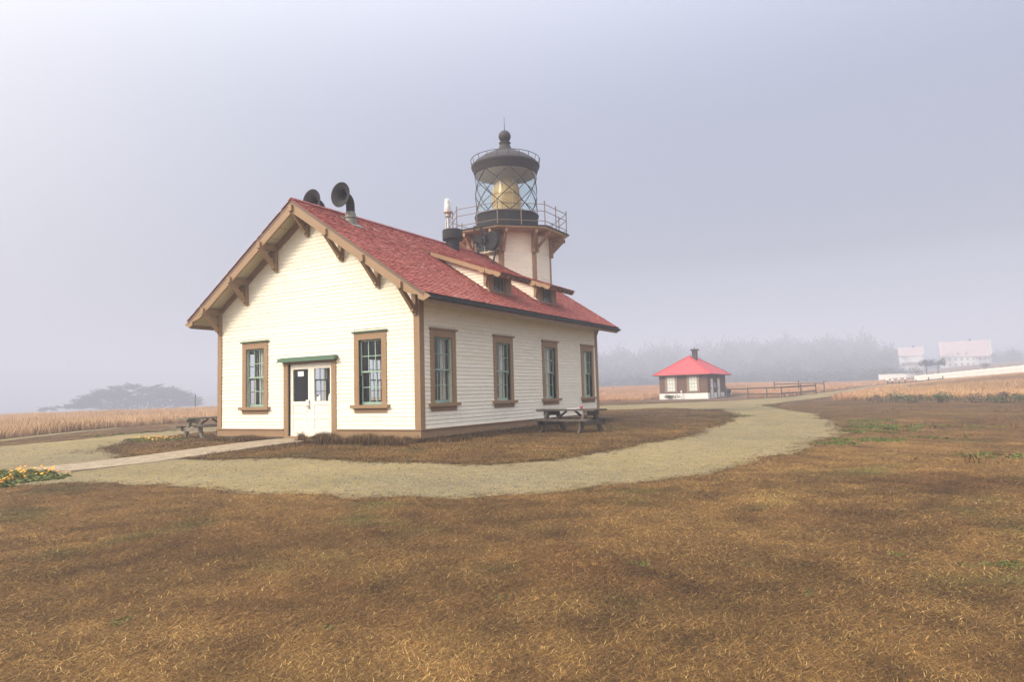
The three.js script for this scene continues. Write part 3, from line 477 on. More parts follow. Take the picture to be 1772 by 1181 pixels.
// lantern
{
  const at = (m) => { m.position.set(TX, 0, TZ); return m; };
  const drum = at(mesh('lantern_drum', [lathe([[1.42, 8.82], [1.58, 8.82], [1.58, 8.88], [1.53, 8.9], [1.53, 9.78], [1.57, 9.8], [1.57, 9.87], [1.4, 9.88], [0, 9.86]], 64)], M.iron, house));
  const R = 1.5, Y0 = 9.87, HH = 2.10, N = 8, D = Math.PI / 4;
  const pt = (th, v, r = R) => [r * Math.sin(th), Y0 + v * HH, r * Math.cos(th)];
  // diamond panes, with half ones along the top and the foot
  const glass = new THREE.Group(); glass.name = 'lantern_glazing'; house.add(glass); at(glass);
  const th0 = 1.04;
  for (let j = 0; j < 5; j++) for (let i = 0; i < N; i++) {
    const c = th0 + i * D + (j % 2 ? 0 : D / 2) + 0, vc = j * 0.25, pos = [], nor = [], n = 8;
    // corners: left, right, low, high of the diamond; half panes stop at v 0 or 1
    const P = (a, b) => { const th = c + ((a - b) * D) / 2, v = vc + (a + b - 1) * 0.25; return [th, v]; };
    for (let a = 0; a < n; a++) for (let b = 0; b < n; b++) {
      const q = [P(a / n, b / n), P((a + 1) / n, b / n), P((a + 1) / n, (b + 1) / n), P(a / n, (b + 1) / n)].map(([t, v]) => [t, clamp01(v)]);
      for (const k of [0, 1, 2, 0, 2, 3]) { pos.push(...pt(q[k][0], q[k][1])); nor.push(Math.sin(q[k][0]), 0, Math.cos(q[k][0])); }
    }
    const g = new THREE.BufferGeometry(); g.setAttribute('position', new THREE.Float32BufferAttribute(pos, 3)); g.setAttribute('normal', new THREE.Float32BufferAttribute(nor, 3)); g.setAttribute('uv', new THREE.Float32BufferAttribute(new Float32Array((pos.length / 3) * 2), 2));
    mesh('glass_pane', g, M.lanternglass, glass);
  }
  class Helix extends THREE.Curve { constructor(a, s) { super(); this.a = a; this.s = s; } getPoint(t, o = V(0, 0, 0)) { return o.set(...pt(this.a + this.s * t * 2 * D, t, R)); } }
  for (let i = 0; i < N; i++) for (const s of [1, -1]) mesh('glazing_bar', new THREE.TubeGeometry(new Helix(th0 + i * D + D / 2, s), 24, 0.022, 5), M.roofiron, glass);
  const lr = at(mesh('lantern_roof', [lathe([[1.5, 11.96], [1.54, 11.965], [1.54, 12.07], [1.585, 12.10], [1.60, 12.22], [1.66, 12.27], [1.69, 12.37], [1.67, 12.42], [1.60, 12.44], [1.50, 12.60], [1.15, 12.84], [0.72, 13.07], [0.34, 13.25], [0.30, 13.30], [0.30, 13.40], [0.25, 13.43], [0.24, 13.54], [0.29, 13.57], [0.29, 13.61], [0.22, 13.65]], 64)], M.roofiron, house));
  mesh('roof_ceiling', [lathe([[0.01, 12.2], [0.9, 12.12], [1.5, 11.94]], 48)], M.inner, lr);
  mesh('ball_vent', new THREE.SphereGeometry(0.305, 32, 20).translate(0, 13.93, 0), M.roofiron, lr);
  mesh('spire', [rod(V(0, 14.2, 0), V(0, 14.95, 0), 0.018, 0.007), rod(V(0, 14.2, 0), V(0, 14.3, 0), 0.05, 0.02)], M.roofiron, lr);
  const ring = [new THREE.TorusGeometry(1.70, 0.016, 6, 72).toNonIndexed().rotateX(Math.PI / 2).translate(0, 12.70, 0)];
  for (let i = 0; i < 20; i++) { const t = (i / 20) * 2 * Math.PI; ring.push(rod(V(1.66 * Math.sin(t), 12.42, 1.66 * Math.cos(t)), V(1.70 * Math.sin(t), 12.70, 1.70 * Math.cos(t)), 0.014)); }
  mesh('roof_rail', ring, M.roofiron, lr);
  // the lens: stacked prism rings in brass
  const prof = []; for (let k = 0; k <= 30; k++) { const v = k / 30, r = 0.68 * (1 - 0.40 * Math.pow(Math.abs(v - 0.40) / 0.60, 3.6)), y = 9.95 + v * 1.72; prof.push([r - 0.07, y], [r, y + 0.036]); }
  const lens = at(mesh('lens', [lathe(prof, 40)], M.lens, house));
  const ribs = []; for (let i = 0; i < 8; i++) { const t = 0.2 + (i / 8) * 2 * Math.PI, c = new THREE.CatmullRomCurve3([0, 0.25, 0.42, 0.6, 0.8, 1].map((v) => { const r = 0.695 * (1 - 0.40 * Math.pow(Math.abs(v - 0.40) / 0.60, 3.6)); return V(r * Math.sin(t), 9.95 + v * 1.74, r * Math.cos(t)); })); ribs.push(new THREE.TubeGeometry(c, 20, 0.016, 5)); }
  for (const v of [0, 0.27, 0.57, 1]) { const r = 0.695 * (1 - 0.40 * Math.pow(Math.abs(v - 0.40) / 0.60, 3.6)); ribs.push(new THREE.TorusGeometry(r, 0.02, 6, 40).rotateX(Math.PI / 2).translate(0, 9.95 + v * 1.74, 0)); }
  for (let i = 0; i < 8; i += 2) { const t = 0.2 + ((i + 0.5) / 8) * 2 * Math.PI; for (const q of [0.1, 0.19, 0.27]) ribs.push(new THREE.TorusGeometry(q, 0.012, 5, 28).rotateY(t).translate(0.69 * Math.sin(t), 10.66, 0.69 * Math.cos(t))); }
  mesh('lens_frame', ribs, M.brass, lens); mesh('lens_pedestal', [lathe([[0.3, 9.84], [0.3, 9.9], [0.55, 9.92], [0.55, 9.96]], 32)], M.brass, lens);
}
// foghorns on the ridge
for (const [x, l] of [[5.18, 'foghorn on the near side of the ridge'], [3.83, 'foghorn behind the ridge']]) {
  const zP = -1.22, c = new THREE.CatmullRomCurve3([V(0, 7.0, zP), V(0, 7.6, zP), V(0, 7.86, zP + 0.03), V(0, 7.98, zP + 0.13), V(0, 8.0, zP + 0.24)]);
  const bell = lathe([[0.13, 0], [0.145, 0.06], [0.19, 0.13], [0.27, 0.19], [0.37, 0.235], [0.425, 0.25], [0.42, 0.258], [0.36, 0.235], [0.25, 0.19], [0.17, 0.12], [0.12, 0.02], [0.1, -0.1], [0.001, -0.1]], 40).rotateX(Math.PI / 2).translate(0, 8.0, zP + 0.22);
  const h = mesh('fog_horn', [new THREE.TubeGeometry(c, 24, 0.145, 18), bell], M.iron, house, l); h.position.x = x;
  const sgn = x > 4.5 ? 1 : -1, yr = roofY(x);
  mesh('flashing', [lathe([[0.26, yr - 0.25], [0.215, yr + 0.02], [0.165, yr + 0.3], [0.15, yr + 0.32]], 24).translate(0, 0, zP), lathe([[0.2, yr + 0.14], [0.235, yr + 0.12], [0.235, yr + 0.1]], 24).translate(0, 0, zP), bx(0.78, 0.012, 0.5).rotateZ(-sgn * PHI).translate(sgn * 0.08, yr + 0.01 - sgn * 0.08 * PITCH * sgn, zP)], M.copper, h);
}
// vent stack with a small beacon, and the black signal on its bracket
{
  const s = mesh('vent_stack', [lathe([[0.28, 6.9], [0.28, 7.78], [0.42, 7.78], [0.43, 7.82], [0.43, 8.18], [0.40, 8.22], [0.0, 8.23]], 36)], M.pipe, house); s.position.set(4.75, 0, -7.75);
  const b = mesh('beacon', [rod(V(0, 8.2, 0), V(0, 8.80, 0), 0.055), rod(V(-0.09, 8.2, 0.04), V(-0.09, 8.62, 0.04), 0.025), lathe([[0.06, 8.76], [0.12, 8.78], [0.12, 8.88], [0.11, 8.9], [0.2, 8.98], [0.2, 9.03], [0.0, 9.03]], 24)], M.steel, house, 'small clear beacon on the black vent stack'); b.position.set(4.60, 0, -7.66);
  mesh('beacon_glass', [lathe([[0.185, 9.03], [0.18, 9.2], [0.15, 9.52], [0.13, 9.57], [0.0, 9.58]], 24)], M.lampglass, b);
  mesh('beacon_lens', [lathe([[0.08, 9.04], [0.12, 9.1], [0.12, 9.25], [0.07, 9.32], [0.06, 9.4], [0.1, 9.44], [0.08, 9.52], [0, 9.52]], 20)], M.steel, b);
  const d = mesh('signal_drum', [lathe([[0.0, -0.14], [0.38, -0.14], [0.44, -0.1], [0.44, 0.02], [0.40, 0.04], [0.36, 0.02], [0.1, -0.04], [0, -0.04]], 32).rotateX(Math.PI / 2).rotateY(-0.25).translate(5.32, 8.07, -9.9)], M.iron, house, 'round black signal under the gallery');
  const fr = []; for (const [a, c, e, f] of [[4.42, 8.86, 4.80, 8.74], [4.80, 8.74, 4.80, 8.02], [4.80, 8.02, 4.42, 8.12], [4.42, 8.12, 4.42, 8.86], [4.42, 8.45, 4.80, 8.38], [4.40, 8.12, 5.70, 7.58], [4.80, 8.6, 5.15, 8.42], [4.96, 8.45, 4.96, 7.9]]) fr.push(beam(V(a, c, -9.92), V(e, f, -9.92), 0.06, 0.06, V(0, 0, 1)));
  fr.push(bx(0.28, 0.30, 0.12, 4.62, 8.22, -9.95), bx(0.10, 0.36, 0.10, 5.02, 8.2, -9.86), beam(V(4.7, 8.0, -9.92), V(4.7, 7.35, -9.6), 0.06, 0.06, V(0, 0, 1)), beam(V(5.55, 7.65, -9.92), V(5.5, 6.95, -9.7), 0.06, 0.06, V(0, 0, 1)), beam(V(4.62, 8.3, -9.95), V(4.62, 8.3, -10.75), 0.05, 0.05), new THREE.CylinderGeometry(0.07, 0.07, 0.2, 12).translate(4.6, 7.95, -9.85));
  mesh('signal_frame', fr, M.iron, house);
}
// concrete walk from the door
{
  const pieces = [];
  const wk = tag(new THREE.Group(), 'pale concrete walk leading from the double door across the gravel', 'walkway', null, 'structure'); wk.name = 'concrete_walk'; scene.add(wk);
  const topAt = (z) => z < 0.7 ? -0.03 : -0.03 + (H(4.4, 7.6) + 0.05 + 0.03) * smooth(z, 0.4, 7.0) * (z < 7 ? 1 : 1);
  const cuts = [0.1, 1.5, 2.9, 4.3, 5.7, 7.62];
  for (let i = 0; i + 1 < cuts.length; i++) {
    const g = new THREE.BoxGeometry(1.92, 0.4, cuts[i + 1] - cuts[i] - 0.014, 1, 1, 6).toNonIndexed(), p = g.attributes.position, zc = (cuts[i] + cuts[i + 1]) / 2;
    for (let k = 0; k < p.count; k++) { const z = p.getZ(k) + zc; p.setXYZ(k, p.getX(k) + 4.40, p.getY(k) > 0 ? topAt(z) : topAt(z) - 0.4, z); }
    g.computeVertexNormals(); boxUV(g); mesh('slab', g, M.concrete, wk);
  }
}

// ---------------------------------------------------------------- picnic tables
function picnicTable(x, z, turn, len, wood, label) {
  const t = thing('picnic_table', label, 'picnic table', [x, H(x, z) - 0.01, z], turn, 'picnic tables by the lighthouse');
  const L = len / 2, jig = () => rr(-0.006, 0.006), plank = (n, y, zc, w) => { const m = mesh(n, [new THREE.BoxGeometry(len + jig() * 4, 0.055, w).toNonIndexed()], wood, t); boxUV(m.geometry); m.position.set(jig() * 2, y + jig(), zc); m.rotation.set(jig(), 0, jig() * 0.6); };
  for (let i = 0; i < 5; i++) plank('top_plank', 0.745, -0.31 + i * 0.155, 0.145);
  for (const s of [-1, 1]) for (const q of [0, 1]) plank('seat_plank', 0.44, s * (0.60 + q * 0.15), 0.14);
  for (const e of [-1, 1]) {
    const xe = e * (L - 0.42);
    for (const s of [-1, 1]) mesh('leg', [beam(V(xe, 0, s * 0.66), V(xe, 0.72, s * 0.24), 0.09, 0.15, V(0, 0, 1))], wood, t);
    mesh('seat_bearer', [bx(0.07, 0.15, 1.5, xe + 0.082 * e, 0.335, 0)], wood, t); mesh('top_bearer', [bx(0.07, 0.14, 0.72, xe + 0.082 * e, 0.645, 0)], wood, t);
    mesh('brace', [beam(V(xe - 0.04 * e, 0.36, 0), V(xe - 0.55 * e, 0.70, 0), 0.09, 0.045)], wood, t);
  }
  return t;
}
const tableR = picnicTable(11.5, -4.72, -0.14, 2.3, M.greywood, 'weathered dark wooden picnic table beside the long side wall, papers on its top');
picnicTable(-1.83, -0.95, 1.44, 2.1, M.greywood2, 'lichen-grey wooden picnic table behind the left corner of the building');
{
  const g = thing('papers', 'white papers with a pink item lying on the picnic table top', 'papers', [11.62, tableR.position.y + 0.772, -4.70], 0.2);
  mesh('sheet', [bx(0.42, 0.012, 0.24, 0, 0.006, 0), bx(0.3, 0.01, 0.21, 0.05, 0.018, 0.02)], M.paper, g); mesh('pink_cup', [lathe([[0, 0.012], [0.045, 0.012], [0.055, 0.09], [0.05, 0.09], [0.04, 0.02], [0, 0.02]], 16).translate(0.26, 0, 0.02)], M.pinkpaper, g);
}
// ---------------------------------------------------------------- the small hut
{
  const X0 = -1.37, X1 = 3.48, Z0 = -52.0, Z1 = -59.2, gy = H(1, -52) - 0.05, w = X1 - X0, d = Z0 - Z1;
  const t = thing('hut', 'small brown hut with a bright red hip roof, white base and dark chimney', 'hut', [X0, gy, Z0]);
  const eave = 2.6, top = 4.42, base = 0.63, ov = 0.52;
  mesh('wall', [bb(0, w, base, eave, -d, 0)], M.hutwood, t);
  mesh('base_wall', [bb(-0.03, w + 0.03, -0.3, base, -d - 0.03, 0.03)], M.white, t);
  for (let i = 0; i < 13; i++) mesh('shingle_course', [board(0, w, 0, w, base + i * 0.15, base + i * 0.15 + 0.155, 0.03, 0.008).translate(0, 0, 0.001)], M.hutwood, t);
  for (let i = 0; i < 13; i++) { const m = mesh('shingle_course', [board(0, d, 0, d, base + i * 0.15, base + i * 0.15 + 0.155, 0.03, 0.008)], M.hutwood, t); m.position.set(w, 0, 0); m.rotation.y = Math.PI / 2; }
  // hip roof: four planes
  const cx = w / 2, za = ov - (w / 2 + ov), zb = -d - ov + (w / 2 + ov), E = eave - 0.12, A = [-ov, E, ov], B = [w + ov, E, ov], C = [w + ov, E, -d - ov], D = [-ov, E, -d - ov], R1 = [cx, top, za], R2 = [cx, top, zb];
  const planes = [[A, B, R1], [B, C, R2, R1], [C, D, R2], [D, A, R1, R2]];
  const hut = mesh('roof', [slab(rect(-ov, w + ov, 0, d + 2 * ov), 0.06).rotateX(-Math.PI / 2).translate(0, E, ov)], M.hutwood, t);
  for (const p of planes) { const pos = []; const up = 0.02; for (const tri of p.length === 3 ? [[0, 1, 2]] : [[0, 1, 2], [0, 2, 3]]) for (const i of tri) pos.push(p[i][0], p[i][1] + up, p[i][2]); const g = new THREE.BufferGeometry(); g.setAttribute('position', new THREE.Float32BufferAttribute(pos, 3)); g.computeVertexNormals(); mesh('roof_plane', [boxUV(g)], M.redmetal, hut); }
  const hips = [[A, R1], [B, R1], [C, R2], [D, R2], [R1, R2]].map(([a, b]) => beam(V(...a).add(V(0, 0.03, 0)), V(...b).add(V(0, 0.03, 0)), 0.14, 0.05)); mesh('hip_cap', hips, M.redmetal, hut);
  mesh('chimney', [bb(cx + 0.25, cx + 0.72, 3.6, 5.0, za - 0.75, za - 0.28), bb(cx + 0.12, cx + 0.85, 5.0, 5.09, za - 0.88, za - 0.15), bb(cx + 0.17, cx + 0.80, 5.09, 5.16, za - 0.83, za - 0.2), rod(V(cx + 0.48, 5.15, za - 0.5), V(cx + 0.48, 5.40, za - 0.5), 0.03)], M.bark, hut);
  const blind = M.white;
  for (const x of [1.22, 3.45]) {
    const wd = mesh('window', [bb(-0.62, -0.42, 0.82, 2.42, -0.02, 0.09), bb(0.42, 0.62, 0.82, 2.42, -0.02, 0.09), bb(-0.42, 0.42, 2.28, 2.42, -0.02, 0.09), bb(-0.66, 0.66, 0.74, 0.84, -0.02, 0.10)], M.hutframe, t); wd.position.set(x, 0, 0);
    mesh('blind', [bb(-0.42, 0.42, 0.84, 2.28, 0.034, 0.04)], blind, wd);
    const sg = []; for (const [q0, q1] of [[0.84, 1.56], [1.56, 2.28]]) { sg.push(bb(-0.42, 0.42, q0, q0 + 0.05, 0.045, 0.068), bb(-0.42, -0.37, q0 + 0.05, q1, 0.045, 0.068), bb(0.37, 0.42, q0 + 0.05, q1, 0.045, 0.068), bb(-0.37, 0.37, (q0 + q1) / 2, (q0 + q1) / 2 + 0.03, 0.045, 0.062)); for (const u of [-0.13, 0.13]) sg.push(bb(u - 0.014, u + 0.014, q0 + 0.05, q1, 0.046, 0.06)); }
    mesh('sash', sg, M.sage, wd);
  }
  for (const [a, b] of [[0.65, 2.0], [3.15, 4.85]]) { const c = (a + b) / 2; const dr = mesh('door', [bb(w + 0.035, w + 0.08, 0.06, 2.02, -c - 0.48, -c + 0.48), bb(w + 0.08, w + 0.095, 0.2, 0.9, -c - 0.34, -c + 0.34), bb(w + 0.08, w + 0.095, 1.05, 1.85, -c - 0.34, -c + 0.34)], M.white, t); mesh('door_frame', [bb(w + 0.03, w + 0.10, 0.04, 2.14, -c + 0.48, -c + 0.6), bb(w + 0.03, w + 0.10, 0.04, 2.14, -c - 0.6, -c - 0.48), bb(w + 0.03, w + 0.10, 2.02, 2.14, -c - 0.48, -c + 0.48)], M.hutframe, dr); mesh('door_knob', [new THREE.SphereGeometry(0.05, 8, 6).translate(w + 0.12, 1.05, -c + 0.34)], M.iron, dr); }
  mat('bluesign', [0.30, 0.33, 0.50]); mesh('notice_board', [bb(w + 0.035, w + 0.06, 1.1, 1.62, -2.95, -2.35)], M.bluesign, t);
  const bin = thing('litter_bin', 'dark litter bin standing by the right corner of the red-roofed hut', 'bin', [X1 + 0.75, gy - 0.02, Z0 - 4.9]);
  mat('binpaint', [0.035, 0.05, 0.07]); mesh('body', [lathe([[0, 0.05], [0.3, 0.05], [0.34, 0.8], [0.31, 0.8], [0.0, 0.78]], 20)], M.binpaint, bin); mesh('lid', [lathe([[0.36, 0.8], [0.36, 0.88], [0.22, 1.02], [0, 1.04]], 20)], M.binpaint, bin); mesh('plinth', [bb(-0.34, 0.34, -0.05, 0.05, -0.34, 0.34)], M.white, bin); mesh('label_plate', [bb(0.29, 0.36, 0.4, 0.6, -0.1, 0.1)], M.white, bin);
  const sp = thing('standpipe', 'pale standpipe in front of the hut base', 'standpipe', [0.95, gy, Z0 + 0.3]); mesh('pipe', [rod(V(0, 0, 0), V(0, 0.82, 0), 0.05)], M.white, sp); mesh('head', [new THREE.SphereGeometry(0.1, 10, 8).translate(0, 0.82, 0)], M.white, sp);
}
// ---------------------------------------------------------------- fences
function railFence(pts, h, rails, name, label, cat, wood, r = 0.07, opt = {}) {
  const t = thing(name, label, cat, [pts[0][0], 0, pts[0][1]]); const P = pts.map(([x, z]) => V(x - pts[0][0], H(x, z), z - pts[0][1]));
  P.forEach((p, i) => { const hh = h + rr(-0.06, 0.1); mesh('post', [rod(V(p.x, p.y - 0.2, p.z), V(p.x + rr(-0.03, 0.03), p.y + hh, p.z), r, r * 0.85, 7)], wood, t); if (opt.cap) mesh('post_cap', [bx(r * 3.2, 0.26, r * 3.2, p.x, p.y + hh + 0.1, p.z)], M.white, t); });
  for (let i = 0; i + 1 < P.length; i++) for (const y of rails) mesh('rail', [beam(P[i].clone().add(V(0, y, 0)), P[i + 1].clone().add(V(0, y + rr(-0.03, 0.03), 0)), 0.05, 0.13)], wood, t);
  return t;
}
railFence([[5.6, -50.6], [7.4, -51.3], [9.0, -51.9], [10.2, -52.4], [11.5, -55.5], [12.4, -59.0]], 1.05, [0.35, 0.9], 'rail_fence', 'weathered two-rail fence beside the hut enclosing a plot', 'fence', M.greywood);
railFence([[12.4, -66], [9.4, -69], [6.6, -70]], 1.3, [1.0], 'rail_fence', 'faint single-rail fence behind the fenced plot by the hut', 'fence', M.greywood);
railFence([[17.3, -99], [17.9, -100.5], [18.7, -102.2], [19.5, -104], [20.9, -107], [22.6, -110.5], [24.6, -114]], 0.85, [0.45], 'rail_fence', 'hazy post and rail fence with white post tops beside the track', 'fence', M.greywood, 0.09, { cap: true });
for (const [x, z, h, l] of [[-61, -11.5, 1.95, 'leftmost thin fence post at the skyline beyond the tall grass'], [-62, -14.5, 2.0, 'second thin fence post at the left skyline, before the dark tree'], [-66, -44.5, 2.2, 'thin fence post at the right foot of the hazy wide tree'], [-64, -47.5, 2.1, 'thin fence post on the skyline close to the building edge']]) { const p = thing('fence_post', l, 'post', [x, H(x, z), z], 0); mesh('post', [rod(V(0, -0.2, 0), V(0.02, h, 0), 0.07, 0.06, 7)], M.greywood, p); mesh('post_top', [rod(V(0.02, h, 0), V(0.02, h + 0.04, 0), 0.06, 0.03, 7)], M.greywood, p); }
{ const p = thing('marker_post', 'short white marker post in the grass field at far right', 'post', [30.6, H(30.6, -66), -66]); mesh('post', [bb(-0.07, 0.07, -0.1, 1.25, -0.07, 0.07)], M.white, p); mesh('post_cap', [bb(-0.09, 0.09, 1.25, 1.3, -0.09, 0.09)], M.white, p); }
{ // picket fence before the houses
  const a = V(20.6, 0, -134), b = V(38.5, 0, -88), n = 110, t = thing('picket_fence', 'long white picket fence running before the hazy houses at right', 'fence', [a.x, 0, a.z]), pk = [];
  for (let i = 0; i <= n; i++) { const q = a.clone().lerp(b, i / n), y = H(q.x, q.z), x = q.x - a.x, z = q.z - a.z; if (i % 5 === 0) mesh('post', [bx(0.12, 1.35, 0.12, x, y + 0.62, z)], M.white, t); for (const o of [0.15, 0.38]) { const q2 = a.clone().lerp(b, (i + o) / n); pk.push(bx(0.12, 1.15, 0.04, q2.x - a.x, H(q2.x, q2.z) + 0.65, q2.z - a.z)); } if (i % 5 === 0 && i < n) { const e = a.clone().lerp(b, (i + 5) / n); for (const yy of [0.35, 0.95]) mesh('rail', [beam(V(x, y + yy, z), V(e.x - a.x, H(e.x, e.z) + yy, e.z - a.z), 0.06, 0.1)], M.white, t); } }
  tag(mesh('picket', pk, M.white, t), null, null, null, 'stuff');
  const w = thing('low_wall', 'low white wall before the left hazy house', 'wall', [12.0, H(15, -218), -218]); mesh('wall', [bb(-1.2, 11.4, -0.8, 1.05, -0.2, 0.2)], M.white, w); mesh('coping', [bb(-1.3, 11.5, 1.05, 1.2, -0.26, 0.26)], M.white, w);
}
// ---------------------------------------------------------------- the keepers' houses in the fog
function gabledHouse(name, label, x, z, turn, w, d, wallH, ridge, porch, dormers) {
  const y = H(x, z) - 0.2, t = thing(name, label, 'house', [x, y, z], turn);
  mesh('wall', [bb(0, w, -0.8, wallH, -d, 0), slab([[0, wallH], [w, wallH], [w, wallH + 0.01], [0, wallH + 0.01]], 0.1)], M.white, t);
  const zc = -d / 2, rf = mesh('roof', [beam(V(w / 2, (wallH + ridge) / 2 - 0.02, 0.25 + zc / 2 - 0.1), V(w / 2 + 0.001, (wallH + ridge) / 2 - 0.02, 0.25 + zc / 2 - 0.1), 0.01, 0.01)], M.hazedred, t);
  const pr = (s) => { const g = slab([[0, 0], [w + 0.8, 0], [w + 0.8, Math.hypot(d / 2 + 0.4, ridge - wallH + 0.2)], [0, Math.hypot(d / 2 + 0.4, ridge - wallH + 0.2)]], 0.12), an = Math.atan2(ridge - wallH + 0.2, d / 2 + 0.4); g.rotateX(-(Math.PI / 2 - an)); g.translate(-0.4, wallH - 0.2, 0.4); if (s < 0) { g.rotateY(Math.PI); g.translate(w, 0, -d); } return g; };
  mesh('roof_plane', [pr(1)], M.hazedred, rf); mesh('roof_plane', [pr(-1)], M.hazedred, rf);
  for (const xx of [0, w - 0.14]) mesh('gable_end', [slab([[0, wallH], [-d, wallH], [-d / 2, ridge - 0.15]], 0.14).rotateY(Math.PI / 2).translate(xx + 0.14, 0, 0)], M.white, t);
  mesh('chimney', [bb(w * 0.62, w * 0.62 + 0.8, wallH, ridge + 1.0, zc - 0.4, zc + 0.4)], M.bark, rf);
  for (let i = 0; i < Math.floor(w / 2.6); i++) { const cx = 1.4 + i * 2.6; for (let f = 0; f < (wallH > 4.5 ? 2 : 1); f++) { const wy = 0.9 + f * 2.9; const wd = mesh('window', [bb(cx - 0.55, cx + 0.55, wy - 0.08, wy + 1.68, 0.003, 0.05)], M.white, t); mesh('pane', [bb(cx - 0.45, cx - 0.03, wy, wy + 1.6, 0.052, 0.06), bb(cx + 0.03, cx + 0.45, wy, wy + 1.6, 0.052, 0.06)], M.farpane, wd); } }
  if (porch) { const [p0, p1, ph] = porch, pd = 2.2; const p = mesh('porch_roof', [bb(p0 - 0.3, p1 + 0.3, ph, ph + 0.16, 0.05, pd + 0.3)], M.hazedred, t); for (let q = 0; q <= 4; q++) mesh('porch_post', [bb(p0 + ((p1 - p0) * q) / 4 - 0.13, p0 + ((p1 - p0) * q) / 4 + 0.13, -0.6, ph, pd - 0.2, pd + 0.06)], M.white, p); mesh('porch_rail', [bb(p0, p1, 0.2, 0.9, pd - 0.1, pd - 0.04), bb(p0, p1, ph - 0.3, ph - 0.002, pd - 0.12, pd)], M.white, p); mesh('porch_floor', [bb(p0 - 0.1, p1 + 0.1, -0.6, 0.1, 0.06, pd)], M.white, p); }
  for (const dx of dormers ?? []) { const dm = mesh('dormer', [bb(dx - 0.7, dx + 0.7, wallH + 0.3, wallH + 1.9, -2.4, -0.55), slab([[dx - 0.7, wallH + 1.9], [dx + 0.7, wallH + 1.9], [dx, wallH + 2.6]], 1.9).translate(0, 0, -0.55)], M.white, t); mesh('window', [bb(dx - 0.4, dx + 0.4, wallH + 0.6, wallH + 1.7, -0.56, -0.52)], M.farpane, dm); mesh('dormer_roof', [beam(V(dx - 0.42, wallH + 2.3, -0.4), V(dx - 0.42, wallH + 2.3, -2.4), 1.15, 0.06, V(-0.707, 0.707, 0)), beam(V(dx + 0.42, wallH + 2.3, -0.4), V(dx + 0.42, wallH + 2.3, -2.4), 1.15, 0.06, V(0.707, 0.707, 0))], M.hazedred, dm); }
  return t;
}
gabledHouse('keeper_house', 'hazy two-storey house with red roof and porch, left of the pair in the fog', 12.6, -412.8, 0.05, 10.9, 12.3, 9.1, 14.0, [0.8, 12, 5.4]);
gabledHouse('keeper_house', 'hazy long low house with two roof dormers, right of the pair in the fog', 31.5, -409.5, 0.0, 21.4, 14, 6.0, 14.3, [14.6, 21.6, 5.4], [7.8, 11.2]);

// ---------------------------------------------------------------- leaves, trees, bushes
function leafClump(n, r, flatY, size, fn) { // many small leaf faces through a volume
  const pos = [], nor = [], v = V(0, 0, 0);
  for (let i = 0; i < n; i++) {
    do v.set(rr(-1, 1), rr(-1, 1), rr(-1, 1)); while (v.lengthSq() > 1);
    v.multiplyScalar(r * (0.5 + 0.5 * rnd())); v.y *= flatY; if (fn) fn(v);
    const a = V(rr(-1, 1), rr(-0.5, 0.5), rr(-1, 1)).normalize(), b = V(rr(-1, 1), rr(-0.2, 1), rr(-1, 1)).cross(a).normalize(), l = size * rr(0.6, 1.4), w = l * 0.45, nn = a.clone().cross(b);
    const p = [v.clone().addScaledVector(a, -l), v.clone().addScaledVector(b, w), v.clone().addScaledVector(a, l), v.clone().addScaledVector(b, -w)];
    for (const k of [0, 1, 2, 0, 2, 3]) { pos.push(p[k].x, p[k].y, p[k].z); nor.push(-nn.x, -nn.y, -nn.z); }
  }
  const g = new THREE.BufferGeometry(); g.setAttribute('position', new THREE.Float32BufferAttribute(pos, 3)); g.setAttribute('normal', new THREE.Float32BufferAttribute(nor, 3)); g.setAttribute('uv', new THREE.Float32BufferAttribute(new Float32Array((pos.length / 3) * 2), 2)); return g;
}
{ // wide wind-bent cypress at left
  const K = 2.05, cx = -269.1, cz = -157.5, y = H(cx, cz), t = thing('cypress', 'wide dark wind-shaped cypress fading in the fog at left', 'tree', [cx, y, cz], 1.117), pads = [], limbs = [];
  t.scale.setScalar(K); const HT = (0.04 - y) / K; // it stands below the crest; its foot is hidden by the grass
  for (let i = 0; i < 760; i++) {
    const u = rr(-1, 1), prof = Math.pow(Math.max(0, 1 - u * u), 0.62), hy = HT + (-0.1 + 1.1 * Math.pow(rnd(), 0.7)) * 5.0 * prof * (0.86 + 0.3 * noise(u * 4.5, 1, 3)), z = rr(-3.5, 3.5) * prof, x = u * 11.6, r = rr(0.5, 1.3), lean = u < -0.1 ? -1 : 1;
    pads.push(leafClump(64, r, 0.36, 0.14, (v) => { v.y += 0.22 * v.x * lean; }).translate(x, hy, z));
    if (i % 14 === 0) limbs.push(rod(V(u * 4.5, HT - 1, z * 0.2), V(x * 0.95, hy - 0.15, z), 0.12, 0.03, 5));
    if (hy > HT + prof * 3.0 && rnd() < 0.8) pads.push(leafClump(34, rr(0.4, 0.9), 0.2, 0.1, (v) => { v.y += 0.4 * v.x * lean; }).translate(x + lean * rr(0.3, 1.3), hy + rr(0.1, 0.45), z));
  }
  for (let i = 0; i < 50; i++) { const q = rnd(); pads.push(leafClump(50, rr(0.5, 0.9), 0.3, 0.13, (v) => { v.y -= 0.25 * v.x; }).translate(-17 + q * 6.5, HT + rr(-0.5, 0.2) + q * 0.8, rr(-2, 2))); }
  mesh('crown', pads, M.leaf(lin(0.045, 0.055, 0.04)), t); mesh('limb', limbs, M.bark, t);
  mesh('trunk', [rod(V(-1.5, -0.5, 0), V(-2.2, HT + 1.5, 0), 0.5, 0.3, 9), rod(V(1.2, -0.5, 0.4), V(2.4, HT + 1.8, 0.3), 0.45, 0.25, 9)], M.bark, t);
}
const dummy = new THREE.Object3D();
